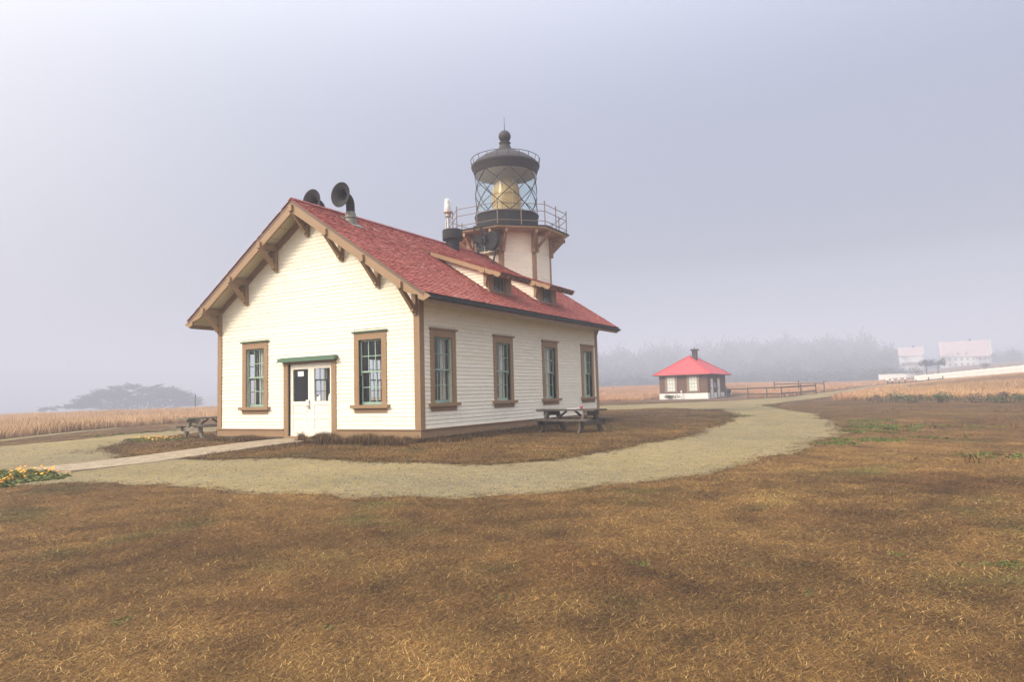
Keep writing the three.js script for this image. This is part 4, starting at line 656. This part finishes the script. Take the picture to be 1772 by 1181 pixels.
function scatter(name, geo, m, list, label, cat) { // list of [x, y, z, turn, size, height, colour]
  const o = new THREE.InstancedMesh(geo, m, list.length); o.name = numbered(name); o.castShadow = o.receiveShadow = true; const c = new THREE.Color();
  list.forEach(([x, y, z, t, s, h, col, tilt], i) => { dummy.position.set(x, y, z); dummy.rotation.set(tilt ? tilt[0] : 0, t, tilt ? tilt[1] : 0); dummy.scale.set(s, h, s); dummy.updateMatrix(); o.setMatrixAt(i, dummy.matrix); if (col) o.setColorAt(i, c.setRGB(...col)); });
  scene.add(o); return tag(o, label, cat, null, 'stuff');
}
{ // the wood on the rising ground behind
  const crown = leafClump(520, 1, 0.9, 0.11, (v) => { v.y += 0.75; const k = 1 + 0.35 * noise(v.x * 2, v.y * 2, v.z * 2); v.multiplyScalar(k); }), list = [];
  for (let i = 0; i < 1200; i++) {
    const d = 290 + 330 * Math.pow(rnd(), 1.2), az = rr(-0.62, 0.10) , x = 21.4 + d * Math.sin(az), z = 15.7 - d * Math.cos(az);
    if (x > 21.4 - 0.024 * d) continue;
    const s = rr(2.8, 5.6) * (0.8 + d / 700), k = rr(0.7, 1.25), up = (d / 1185) * (26 + 58 * smooth(d, 280, 600)) * rr(0.7, 1.12) + 1.2 - H(x, z); list.push([x, H(x, z) - 0.8, z, rr(0, 6.3), s, Math.min(Math.max(1.5, up / 1.65), s * 2.3), [0.05 * k, 0.055 * k, 0.038 * k]]);
  }
  for (let i = 0; i < 120; i++) { const d = rr(520, 620), az = rr(-0.05, 0.42), x = 21.4 + d * Math.sin(az), z = 15.7 - d * Math.cos(az), s = rr(3.4, 5.4); list.push([x, H(x, z) - 0.5, z, rr(0, 6.3), s, rr(4.6, 7), [0.05, 0.055, 0.04]]); }
  scatter('wood', crown, M.leaf(lin(1, 1, 1)), list, 'dark wood fading into the fog behind the red-roofed hut', 'wood');
}
function bush(name, x, z, w, h, n, col, label, cat = 'bush', size = 0.06, group) {
  const t = thing(name, label, cat, [x, H(x, z), z], rr(0, 6), group), k = []; for (let i = 0; i < n; i++) { const a = rr(0, 6.3), r = Math.sqrt(rnd()), rad = rr(0.25, 0.45) * Math.min(w, h * 2); k.push(leafClump(90, rad, 0.8, size).translate(Math.cos(a) * r * w * 0.42, h * (0.35 + 0.5 * rnd() * (1 - 0.5 * r)), Math.sin(a) * r * w * 0.42)); }
  mesh('foliage', k, M.leaf(lin(...col)), t); mesh('stem', [0, 1, 2].map((i) => rod(V(0, -0.1, 0), V(Math.cos(i * 2.1) * w * 0.2, h * 0.6, Math.sin(i * 2.1) * w * 0.2), 0.03, 0.012, 5)), M.bark, t); return t;
}
bush('shrub', 20.0, -215, 6.4, 3.0, 14, [0.07, 0.08, 0.05], 'rounded dark shrub before the left hazy house', 'shrub', 0.12);
bush('shrub', 38.2, -232, 3.0, 2.0, 8, [0.07, 0.07, 0.05], 'small dark shrub at the porch of the right hazy house', 'shrub', 0.1);
bush('shrub', 0.1, -50.9, 1.5, 0.55, 8, [0.06, 0.08, 0.03], 'low green mound against the white base of the hut', 'shrub', 0.05);
for (const [x, z, l] of [[23.2, -215, 'left one of two hazy bushy trees before the houses'], [26.0, -215, 'right one of two hazy bushy trees before the houses']]) { const t = thing('small_tree', l, 'tree', [x, H(x, z), z]), k = []; for (let i = 0; i < 16; i++) k.push(leafClump(80, rr(0.7, 1.2), 0.75, 0.15).translate(rr(-1.5, 1.5), 3.5 + rr(-0.8, 0.9), rr(-1.4, 1.4))); mesh('crown', k, M.leaf(lin(0.06, 0.065, 0.045)), t); mesh('trunk', [rod(V(0, -0.2, 0), V(0.1, 3.3, 0), 0.2, 0.12, 7)], M.bark, t); }
// ---------------------------------------------------------------- grasses
function blades(n, spread, lo, hi, width, lie, tints, curl = 0.35) { // a tuft of bent strips; lie 0 stands, 1 lies flat
  const pos = [], col = [], nor = [];
  for (let i = 0; i < n; i++) {
    const a = rr(0, 6.283), r = spread * Math.sqrt(rnd()), l = rr(lo, hi), az = rr(0, 6.283), w = width * rr(0.6, 1.3), el = (1 - lie * rr(0.75, 1.05)) * Math.PI / 2 * rr(0.85, 1), bend = rr(0.02, curl);
    const base = V(Math.cos(a) * r, lie > 0.5 ? rr(0, 0.02) : 0, Math.sin(a) * r), d = V(Math.cos(az), 0, Math.sin(az)), sd = V(-d.z, 0, d.x).multiplyScalar(w / 2);
    const m = base.clone().addScaledVector(d, Math.cos(el) * l * 0.5).add(V(0, Math.sin(el) * l * 0.55, 0)), e = base.clone().addScaledVector(d, Math.cos(el) * l + bend * l * 0.4).add(V(0, Math.max(0.004, Math.sin(el) * l * (1 - 0.3 * bend)), 0));
    const t = pick(tints), k = rr(0.75, 1.25), nn = V(0, 1, 0).addScaledVector(d, -0.5).normalize();
    const L = (p, q) => p.clone().addScaledVector(sd, q), T = [L(base, -1), L(base, 1), L(m, 0.8), L(base, -1), L(m, 0.8), L(m, -0.8), L(m, -0.8), L(m, 0.8), e];
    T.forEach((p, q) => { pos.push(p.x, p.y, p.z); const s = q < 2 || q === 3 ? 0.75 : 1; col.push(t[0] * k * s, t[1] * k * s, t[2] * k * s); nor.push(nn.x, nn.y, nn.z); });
  }
  const g = new THREE.BufferGeometry(); g.setAttribute('position', new THREE.Float32BufferAttribute(pos, 3)); g.setAttribute('normal', new THREE.Float32BufferAttribute(nor, 3)); g.setAttribute('color', new THREE.Float32BufferAttribute(col, 3)); g.setAttribute('uv', new THREE.Float32BufferAttribute(new Float32Array((pos.length / 3) * 2), 2)); return g;
}
const grassMat = new THREE.MeshStandardMaterial({ color: lin(1, 1, 1), vertexColors: true, roughness: 0.85, side: THREE.DoubleSide });
const probe = V(0, 0, 0), inverse = camera.matrixWorld.clone().invert(), half = Math.tan(THREE.MathUtils.degToRad(26.475));
const near = (x, z, m = 1.25) => { probe.set(x, 0, z).applyMatrix4(inverse); return probe.z < 0.5 && Math.abs(probe.x) < -probe.z * half * 1.5 * m + 1.5; }; // leave out what no nearby view can see
const DARK = [[21.8, 4.2, 1.1, 1], [18.8, 10.2, 0.7, 0.8], [19.5, 10.4, 0.5, 0.8], [17.4, 11.9, 0.8, 0.6], [21.6, -41, 3, 1], [24.2, -12, 2.2, 0.7], [20.4, 7.2, 0.8, 0.5], [14.2, 10.6, 1.2, 0.6], [16.2, 9.6, 0.9, 0.6], [26.2, 0.2, 1.5, 0.8], [12.6, 2.6, 1.2, 0.5]];
const darkness = (x, z) => { let d = 0; for (const [a, b, r, k] of DARK) d = Math.max(d, k * (1 - smooth(Math.hypot((x - a) * 0.8, z - b) + 0.5 * r * noise(x * 1.5, z * 1.5, 5), r * 0.4, r * 1.3))); return d; };
function lawnColour(x, z, d) {
  const n = clamp01(0.5 + 0.62 * tone(x, z) + 0.55 * noise(x * 3.1, z * 3.1, 4) + 0.4 * noise(x * 8, z * 8, 14) + rr(-0.24, 0.24)), dk = darkness(x, z), is = onIsland(x, z) ? 1 : 0, straw = Math.min(1.2, smooth(fbm(x * 0.28 + 9, z * 0.28, 91), 0.0, 0.35) + 0.8 * (1 - smooth(Math.hypot(x - 22.5, z - 2) + 2 * noise(x * 0.4, z * 0.4, 3), 2.5, 8))) * (1 - is);
  let c = [0.34 + 1.22 * n, 0.345 + 1.29 * n, 0.27 + 1.16 * n];
  if (straw > 0) c = c.map((v, i) => v * (1 + straw * [0.30, 0.34, 0.40][i]));
  if (is) c = c.map((v, i) => v * [0.95, 0.95, 0.90][i]);
  const spot = smooth(fbm(x * 2.3 + 60, z * 2.3, 122, 3) + 0.3 * noise(x * 7, z * 7, 9), 0.12, 0.36); if (spot) c = c.map((v, i) => v * (1 - spot * [0.48, 0.54, 0.56][i]));
  if (dk) c = c.map((v, i) => v * (1 - dk * [0.25, 0.32, 0.34][i]));
  const gsel = fbm(x * 0.7 + 30, z * 0.7, 140); if (gsel > 0.16) { const q = smooth(gsel, 0.16, 0.36) * 0.6; c = [c[0] * (1 - 0.38 * q), c[1] * (1 + 0.08 * q), c[2] * (1 - 0.1 * q)]; }
  return c;
}
{
  const straw = [[0.40, 0.225, 0.075], [0.30, 0.15, 0.044], [0.22, 0.106, 0.030], [0.18, 0.080, 0.024], [0.50, 0.32, 0.13], [0.13, 0.062, 0.02]];
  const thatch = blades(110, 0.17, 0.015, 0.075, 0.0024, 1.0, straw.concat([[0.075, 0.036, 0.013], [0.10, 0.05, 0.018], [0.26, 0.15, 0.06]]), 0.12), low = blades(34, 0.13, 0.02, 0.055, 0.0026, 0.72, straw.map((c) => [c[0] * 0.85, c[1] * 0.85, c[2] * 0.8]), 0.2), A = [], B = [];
  for (let i = 0; i < 150000; i++) {
    const u = rnd(), d = 2.4 * Math.pow(75 / 2.4, Math.pow(u, 0.85)), az = rr(-0.9, 0.9) - 0.5342, x = 21.4 + d * Math.sin(az), z = 15.69 - d * Math.cos(az);
    if (onHouse(x, z) || onWalk(x, z)) continue;
    if (onGravel(x, z)) { if (rnd() > 0.006) continue; }
    if (z < -38 && x > -60) { if (x < 12.3 ? z < -44 - 2 : z < -47) continue; }
    const c = lawnColour(x, z, d), s = (0.85 + d / 22) * rr(0.75, 1.3), isl = onIsland(x, z), hgt = rr(0.5, 1.3) * (isl ? 1.7 : 0.9);
    (rnd() < (isl ? 0.5 : d < 9 ? 0.93 : 0.82) ? A : B).push([x, H(x, z) + 0.002, z, rr(0, 6.283), s, hgt, c]);
  }
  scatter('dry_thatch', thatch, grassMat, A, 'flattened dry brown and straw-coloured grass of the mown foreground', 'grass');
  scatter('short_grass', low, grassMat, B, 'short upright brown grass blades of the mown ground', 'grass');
  // longer weeds against the walls and along the edges
  const weed = blades(22, 0.10, 0.14, 0.34, 0.007, 0.22, [[0.20, 0.10, 0.04], [0.26, 0.14, 0.055], [0.14, 0.075, 0.03], [0.13, 0.11, 0.035]]), Wd = [];
  const strip = (n, x0, x1, z0, z1, s, hgt) => { for (let i = 0; i < n; i++) { const x = rr(x0, x1), z = z0 + (z1 - z0) * Math.pow(rnd(), 1.6), k = rr(0.6, 1.15), p = smooth(noise(x * 1.6, z * 1.6, 7), -0.35, 0.35); Wd.push([x, H(x, z), z, rr(0, 6.28), s * rr(0.7, 1.2), hgt * rr(0.5, 1.1) * (0.45 + 0.75 * p), [k, k * 0.95, k * 0.9]]); } };
  strip(500, 0, 3.3, 0.12, 0.9, 1, 0.7); strip(1100, 5.45, 9.2, 0.14, 1.2, 1, 1.05); strip(300, 5.3, 6.2, 0.3, 5.0, 1, 0.5); strip(240, 4.85, 5.5, 0.14, 0.9, 1, 1.05); strip(260, -1, 3.4, 0.9, 5, 1, 0.35);
  for (let i = 0; i < 700; i++) { const z = -rr(0, 12.6), x = 9.06 + 1.0 * Math.pow(rnd(), 1.8), k = rr(0.5, 1); Wd.push([x, H(x, z), z, rr(0, 6.28), rr(0.7, 1.1), rr(0.3, 0.8), [k, k, k * 0.85]]); }
  for (let i = 0; i < islandEdge.length; i++) { const [x, z] = islandEdge[i]; if (!near(x, z)) continue; for (let q = 0; q < 9; q++) { const k = rr(0.5, 1.0), sp = 0.15 + 0.5 * rnd() * rnd(), xx = x + rr(-sp, sp), zz = z + rr(-sp, sp); if (!onWalk(xx, zz)) Wd.push([xx, H(xx, zz), zz, rr(0, 6.28), rr(0.6, 1), rr(0.12, 0.35), [k, k, k * 0.9]]); } }
  for (let i = 0; i < loopEdge.length; i++) { const [x, z] = loopEdge[i]; if (!near(x, z)) continue; for (let q = 0; q < 9; q++) { const k = rr(0.6, 1.2), sp = 0.15 + 0.5 * rnd() * rnd(), xx = x + rr(-sp, sp), zz = z + rr(-sp, sp); Wd.push([xx, H(xx, zz), zz, rr(0, 6.28), rr(0.5, 0.9), rr(0.08, 0.22), [k, k, k]]); } }
  for (let i = 0; i < 900; i++) { const x = rr(20, 38), z = rr(-26, 2), p = fbm(x * 0.3, z * 0.3, 17); if (p < 0.02) continue; const k = rr(0.7, 1.5); Wd.push([x, H(x, z), z, rr(0, 6.28), rr(0.8, 1.3), rr(0.3, 0.9) * smooth(p, 0, 0.3), [k, k * 0.9, k * 0.8]]); }
  scatter('long_weeds', weed, grassMat, Wd, 'longer brown weeds along the foot of the walls and the path edges', 'grass');
  // the tall fields
  const tall = blades(26, 0.30, 0.55, 1.0, 0.008, 0.14, [[0.50, 0.31, 0.165], [0.56, 0.365, 0.205], [0.42, 0.255, 0.135], [0.34, 0.20, 0.11], [0.60, 0.41, 0.20]]), Lf = [], Rf = [];
  const FIELD = [[-9.8, 9], [-11.3, 3.6], [-13.2, 0.9], [-15, -1.7], [-18.2, -6.5], [-20.5, -14], [-18, -26], [-40, -75], [-125, -70], [-125, 40], [-20, 40]];
  for (let i = 0; i < 160000 && Lf.length < 44000; i++) { const q = rnd(), d = 31 + 75 * Math.pow(q, 1.2), az = rr(-1.35, -0.5), x = 21.4 + d * Math.sin(az), z = 15.7 - d * Math.cos(az); if (!inside(FIELD, x, z) || !near(x, z)) continue; const n = 0.5 + 0.9 * fbm(x * 0.12, z * 0.12, 22), k = 0.72 + 0.5 * clamp01(n) + rr(-0.1, 0.1), edge = smooth(d, 30, 42); Lf.push([x, H(x, z) - 0.05, z, rr(0, 6.28), rr(0.8, 1.3), (0.38 + 0.4 * edge) * rr(0.55, 1.05) * (1 + 0.55 * fbm(x * 0.2, z * 0.2, 29)), [k, k * (0.97 + 0.06 * n), k * (0.92 + 0.1 * n)]]); }
  scatter('tall_grass', tall, grassMat, Lf, 'tall pinkish-tan dry grass field left of the building', 'grass');
  for (let i = 0; i < 260000 && Rf.length < 48000; i++) {
    const d = 55 + 130 * Math.pow(rnd(), 1.35), az = rr(-0.62, 0.42), x = 21.4 + d * Math.sin(az), z = 15.7 - d * Math.cos(az);
    if (z > -40 || !near(x, z) || (x < 14 && z > -44 && x > -8)) continue;
    if ([0, 0.7, -0.7].some((o) => onGravel(x + o, z + o) || onGravel(x - o, z + o)) || (x > -2.4 && x < 13 && z > -60 && z < -40 && !(x > 6.5 && z < -53)) || (x < 16 && z > -48 && x > -12)) continue;
    const n = clamp01(0.5 + 0.9 * fbm(x * 0.09, z * 0.09, 25)), band = smooth(Math.abs(z + 82 + 6 * noise(x * 0.1, 0, 4)), 4, 9) , k = (0.75 + 0.45 * n + rr(-0.1, 0.1)) * (x > 20 ? 0.62 + 0.38 * band : 1); Rf.push([x, H(x, z) - 0.05, z, rr(0, 6.28), rr(1.0, 1.7) * (0.8 + d / 200), rr(0.42, 0.75) * (x > 17 ? 0.8 : 1), [k * 1.03, k * (x > 17 ? 0.97 : 0.92), k * (x > 17 ? 0.78 : 0.9)]]);
  }
  scatter('tall_grass', tall, grassMat, Rf, 'golden dry grass field around the hut and below the hazy houses', 'grass');
}
{ // loose stones on the gravel
  const g = new THREE.IcosahedronGeometry(1, 0), list = [];
  for (let i = 0; i < 60000 && list.length < 16000; i++) { const d = 7 + 22 * Math.pow(rnd(), 1.2), az = rr(-0.72, 0.72) - 0.5342, x = 21.4 + d * Math.sin(az), z = 15.7 - d * Math.cos(az); if (!onGravel(x, z) || onWalk(x, z)) continue; const k = rr(0.10, 0.33), s = rr(0.006, 0.014) * (rnd() < 0.06 ? 1.7 : 1); list.push([x, H(x, z) + 0.016, z, rr(0, 6), s, s * 0.7, [k, k * 0.88, k * 0.66]]); }
  scatter('loose_gravel', g, new THREE.MeshStandardMaterial({ color: lin(1, 1, 1), roughness: 0.9 }), list, 'small loose stones lying on the gravel path', 'gravel');
}
// ---------------------------------------------------------------- green ground cover and flowers
{
  const list = [], g = leafClump(46, 1, 0.35, 0.16, (v) => { v.y = Math.abs(v.y); });
  for (const [x, z, rx, rz, n, y] of [[13.3, -16.7, 1.6, 0.45, 110, 0.4], [19.9, -11.9, 0.8, 0.5, 40, 0], [19.7, -10.2, 0.6, 0.35, 34, 0.3], [20.4, -8.2, 1.1, 0.6, 50, 0], [19.7, -1.4, 0.55, 0.4, 30, 0], [20.3, -2.4, 0.8, 0.5, 36, 0], [21.5, -3.4, 0.8, 0.3, 22, 0], [21.95, 8.86, 0.20, 0.12, 34, 0], [21.7, 8.95, 0.12, 0.07, 16, 0], [21.12, 8.8, 0.07, 0.06, 14, 0], [19.2, 9.9, 0.12, 0.08, 14, 0], [20.1, 9.6, 0.07, 0.05, 8, 0], [22.4, 0.7, 0.5, 0.4, 20, 0], [23.6, 1.0, 0.9, 0.5, 26, 0], [24.5, -1.2, 1.2, 0.7, 30, 0], [16.4, 12.8, 0.1, 0.08, 10, 0], [17.9, 12.2, 0.1, 0.08, 10, 0], [21.5, -8.6, 0.7, 0.3, 20, 0], [22.9, -8.1, 0.6, 0.3, 18, 0], [-8.6, -2.5, 0.5, 2.8, 50, 0], [-11, -8, 1.2, 1.6, 40, 0], [-2.6, 0.4, 1.3, 0.8, 40, 0], [-1.6, 0.6, 1.0, 0.5, 30, 0], [13, -30.2, 0.7, 1.4, 16, 0], [20.4, -6, 1, 1.2, 26, 0], [18.6, 11.2, 0.06, 0.05, 6, 0], [20.6, 10.2, 0.05, 0.04, 5, 0]])
    for (let i = 0; i < n; i++) { const a = rr(0, 6.28), r = Math.sqrt(rnd()), px = x + Math.cos(a) * r * rx, pz = z + Math.sin(a) * r * rz, s = Math.min(0.21, 0.05 + 0.26 * Math.min(rx, rz)) * rr(0.6, 1.2), k = rr(0.6, 1.3); list.push([px, H(px, pz) + 0.01, pz, rr(0, 6.28), s, s * rr(0.6, 1.1), [0.115 * k, 0.14 * k, 0.035 * k]]); }
  for (let i = 0; i < 420; i++) { const d = 3.5 + 22 * Math.pow(rnd(), 1.3), az = rr(-0.7, 0.7) - 0.5342, x = 21.4 + d * Math.sin(az), z = 15.7 - d * Math.cos(az); if (chart(x, z) === 1 || onHouse(x, z) || onWalk(x, z) || fbm(x * 0.4, z * 0.4, 88) < -0.05) continue; const k = rr(0.5, 1.1), s = rr(0.02, 0.06) * (0.7 + d / 20); list.push([x, H(x, z) + 0.01, z, rr(0, 6.28), s, s * 0.8, [0.12 * k, 0.13 * k, 0.035 * k]]); }
  scatter('green_weeds', g, M.leaf(lin(1, 1, 1)), list, 'scattered low patches of green weeds in the brown ground', 'weeds');
}
const petal = (() => { const g = []; for (let i = 0; i < 12; i++) { const t = (i / 12) * 6.283, s = new THREE.CircleGeometry(0.5, 5).toNonIndexed(); s.scale(0.42, 1, 1).translate(0, 0.62, 0).rotateX(-Math.PI / 2 + 0.28).rotateY(t); g.push(s); } g.push(new THREE.SphereGeometry(0.28, 8, 5).scale(1, 0.5, 1)); return merged(g.map(flat)); })();
const petalMat = ['ffb000', 'ff9c00', 'ffc428'].map((h) => { const m = new THREE.MeshStandardMaterial({ roughness: 0.7, side: THREE.DoubleSide }); m.color.set('#' + h).multiplyScalar(0.85); return m; });
function flowerBed(label, poly, nLeaf, spots, h) {
  const cx = poly.reduce((a, p) => a + p[0], 0) / poly.length, cz = poly.reduce((a, p) => a + p[1], 0) / poly.length, t = thing('flower_bed', label, 'flower bed', [cx, H(cx, cz), cz]), k = [];
  const b = new THREE.Box2(); poly.forEach(([x, z]) => b.expandByPoint(new THREE.Vector2(x, z)));
  for (let i = 0, n = 0; n < nLeaf && i < nLeaf * 20; i++) { const x = rr(b.min.x, b.max.x), z = rr(b.min.y, b.max.y); if (!inside(poly, x, z)) continue; n++; k.push(leafClump(34, rr(0.09, 0.16), 0.8, 0.045, (v) => { v.y = Math.abs(v.y) * h * 6; }).translate(x - cx, H(x, z) - H(cx, cz), z - cz)); }
  tag(mesh('foliage', k, M.leaf(lin(0.14, 0.155, 0.045)), t), null, null, null, 'stuff');
  let n = 0; for (let i = 0; n < spots && i < 5000; i++) { const x = rr(b.min.x, b.max.x), z = rr(b.min.y, b.max.y); if (!inside(poly, x, z) || noise(x * 1.1, z * 1.1, 60) < -0.22) continue; n++; const f = mesh('flower', petal, pick(petalMat), t); f.position.set(x - cx, H(x, z) - H(cx, cz) + h * rr(0.85, 1.35), z - cz); f.scale.setScalar(rr(0.02, 0.034)); f.rotation.set(rr(-0.2, 0.6), rr(0, 6), rr(-0.3, 0.5)); }
}
flowerBed('bed of yellow flowers at the near end of the concrete walk', [[2.6, 8.2], [4.2, 7.75], [5.1, 7.75], [5.9, 7.9], [6.55, 8.4], [6.3, 8.8], [6.7, 9.5], [5.2, 9.9], [3, 9.4]], 330, 170, 0.12);
flowerBed('bed of yellow flowers in the island before the left picnic table', [[-4.3, 0.9], [-4.2, 0.1], [-2.9, -0.2], [-1.7, 0.2], [-1.2, 1.0], [-1.8, 1.7], [-3.0, 1.6]], 170, 75, 0.10);
{ // the plant before the door
  const t = thing('door_weed', 'bushy brown weed growing in front of the left door leaf', 'plant', [4.62, -0.05, 0.42]), g = [];
  const tints = [[0.13, 0.075, 0.03], [0.16, 0.10, 0.045], [0.10, 0.055, 0.024], [0.09, 0.08, 0.03]];
  mesh('stem', blades(110, 0.11, 0.14, 0.42, 0.014, 0.32, tints, 0.5), grassMat, t); mesh('leaf', blades(60, 0.14, 0.06, 0.16, 0.016, 0.6, tints), grassMat, t); g.length = 0;
}
const NTH = ['first', 'second', 'third', 'fourth', 'fifth', 'sixth', 'seventh', 'eighth', 'ninth', 'tenth', 'eleventh', 'twelfth', 'thirteenth', 'fourteenth', 'fifteenth'];
for (let i = 0; i < 15; i++) { const u = i / 14, x = 19.2 + u * 13 + rr(-0.4, 0.4), z = -34.5 + u * 8 + rr(-1, 1); bush('low_shrub', x, z, rr(1.1, 2.0), rr(0.35, 0.62), 6, pick([[0.12, 0.12, 0.06], [0.16, 0.125, 0.08], [0.10, 0.115, 0.05]]), NTH[i] + ' low dark green shrub from the left in the row before the golden grass', 'shrub', 0.05, 'low shrubs across the right-hand grass'); }
for (let i = 0; i < 5; i++) { const x = 19.5 + i * 1.7 + rr(-0.5, 0.5), z = -40.5 + rr(-1, 1); bush('brown_shrub', x, z, rr(1.3, 2.2), rr(0.25, 0.4), 5, [0.16, 0.10, 0.07], NTH[i] + ' low brown dry mound from the left, just behind the green shrub row', 'shrub', 0.05, 'low brown mounds before the golden grass'); }
renderer.render(scene, camera);
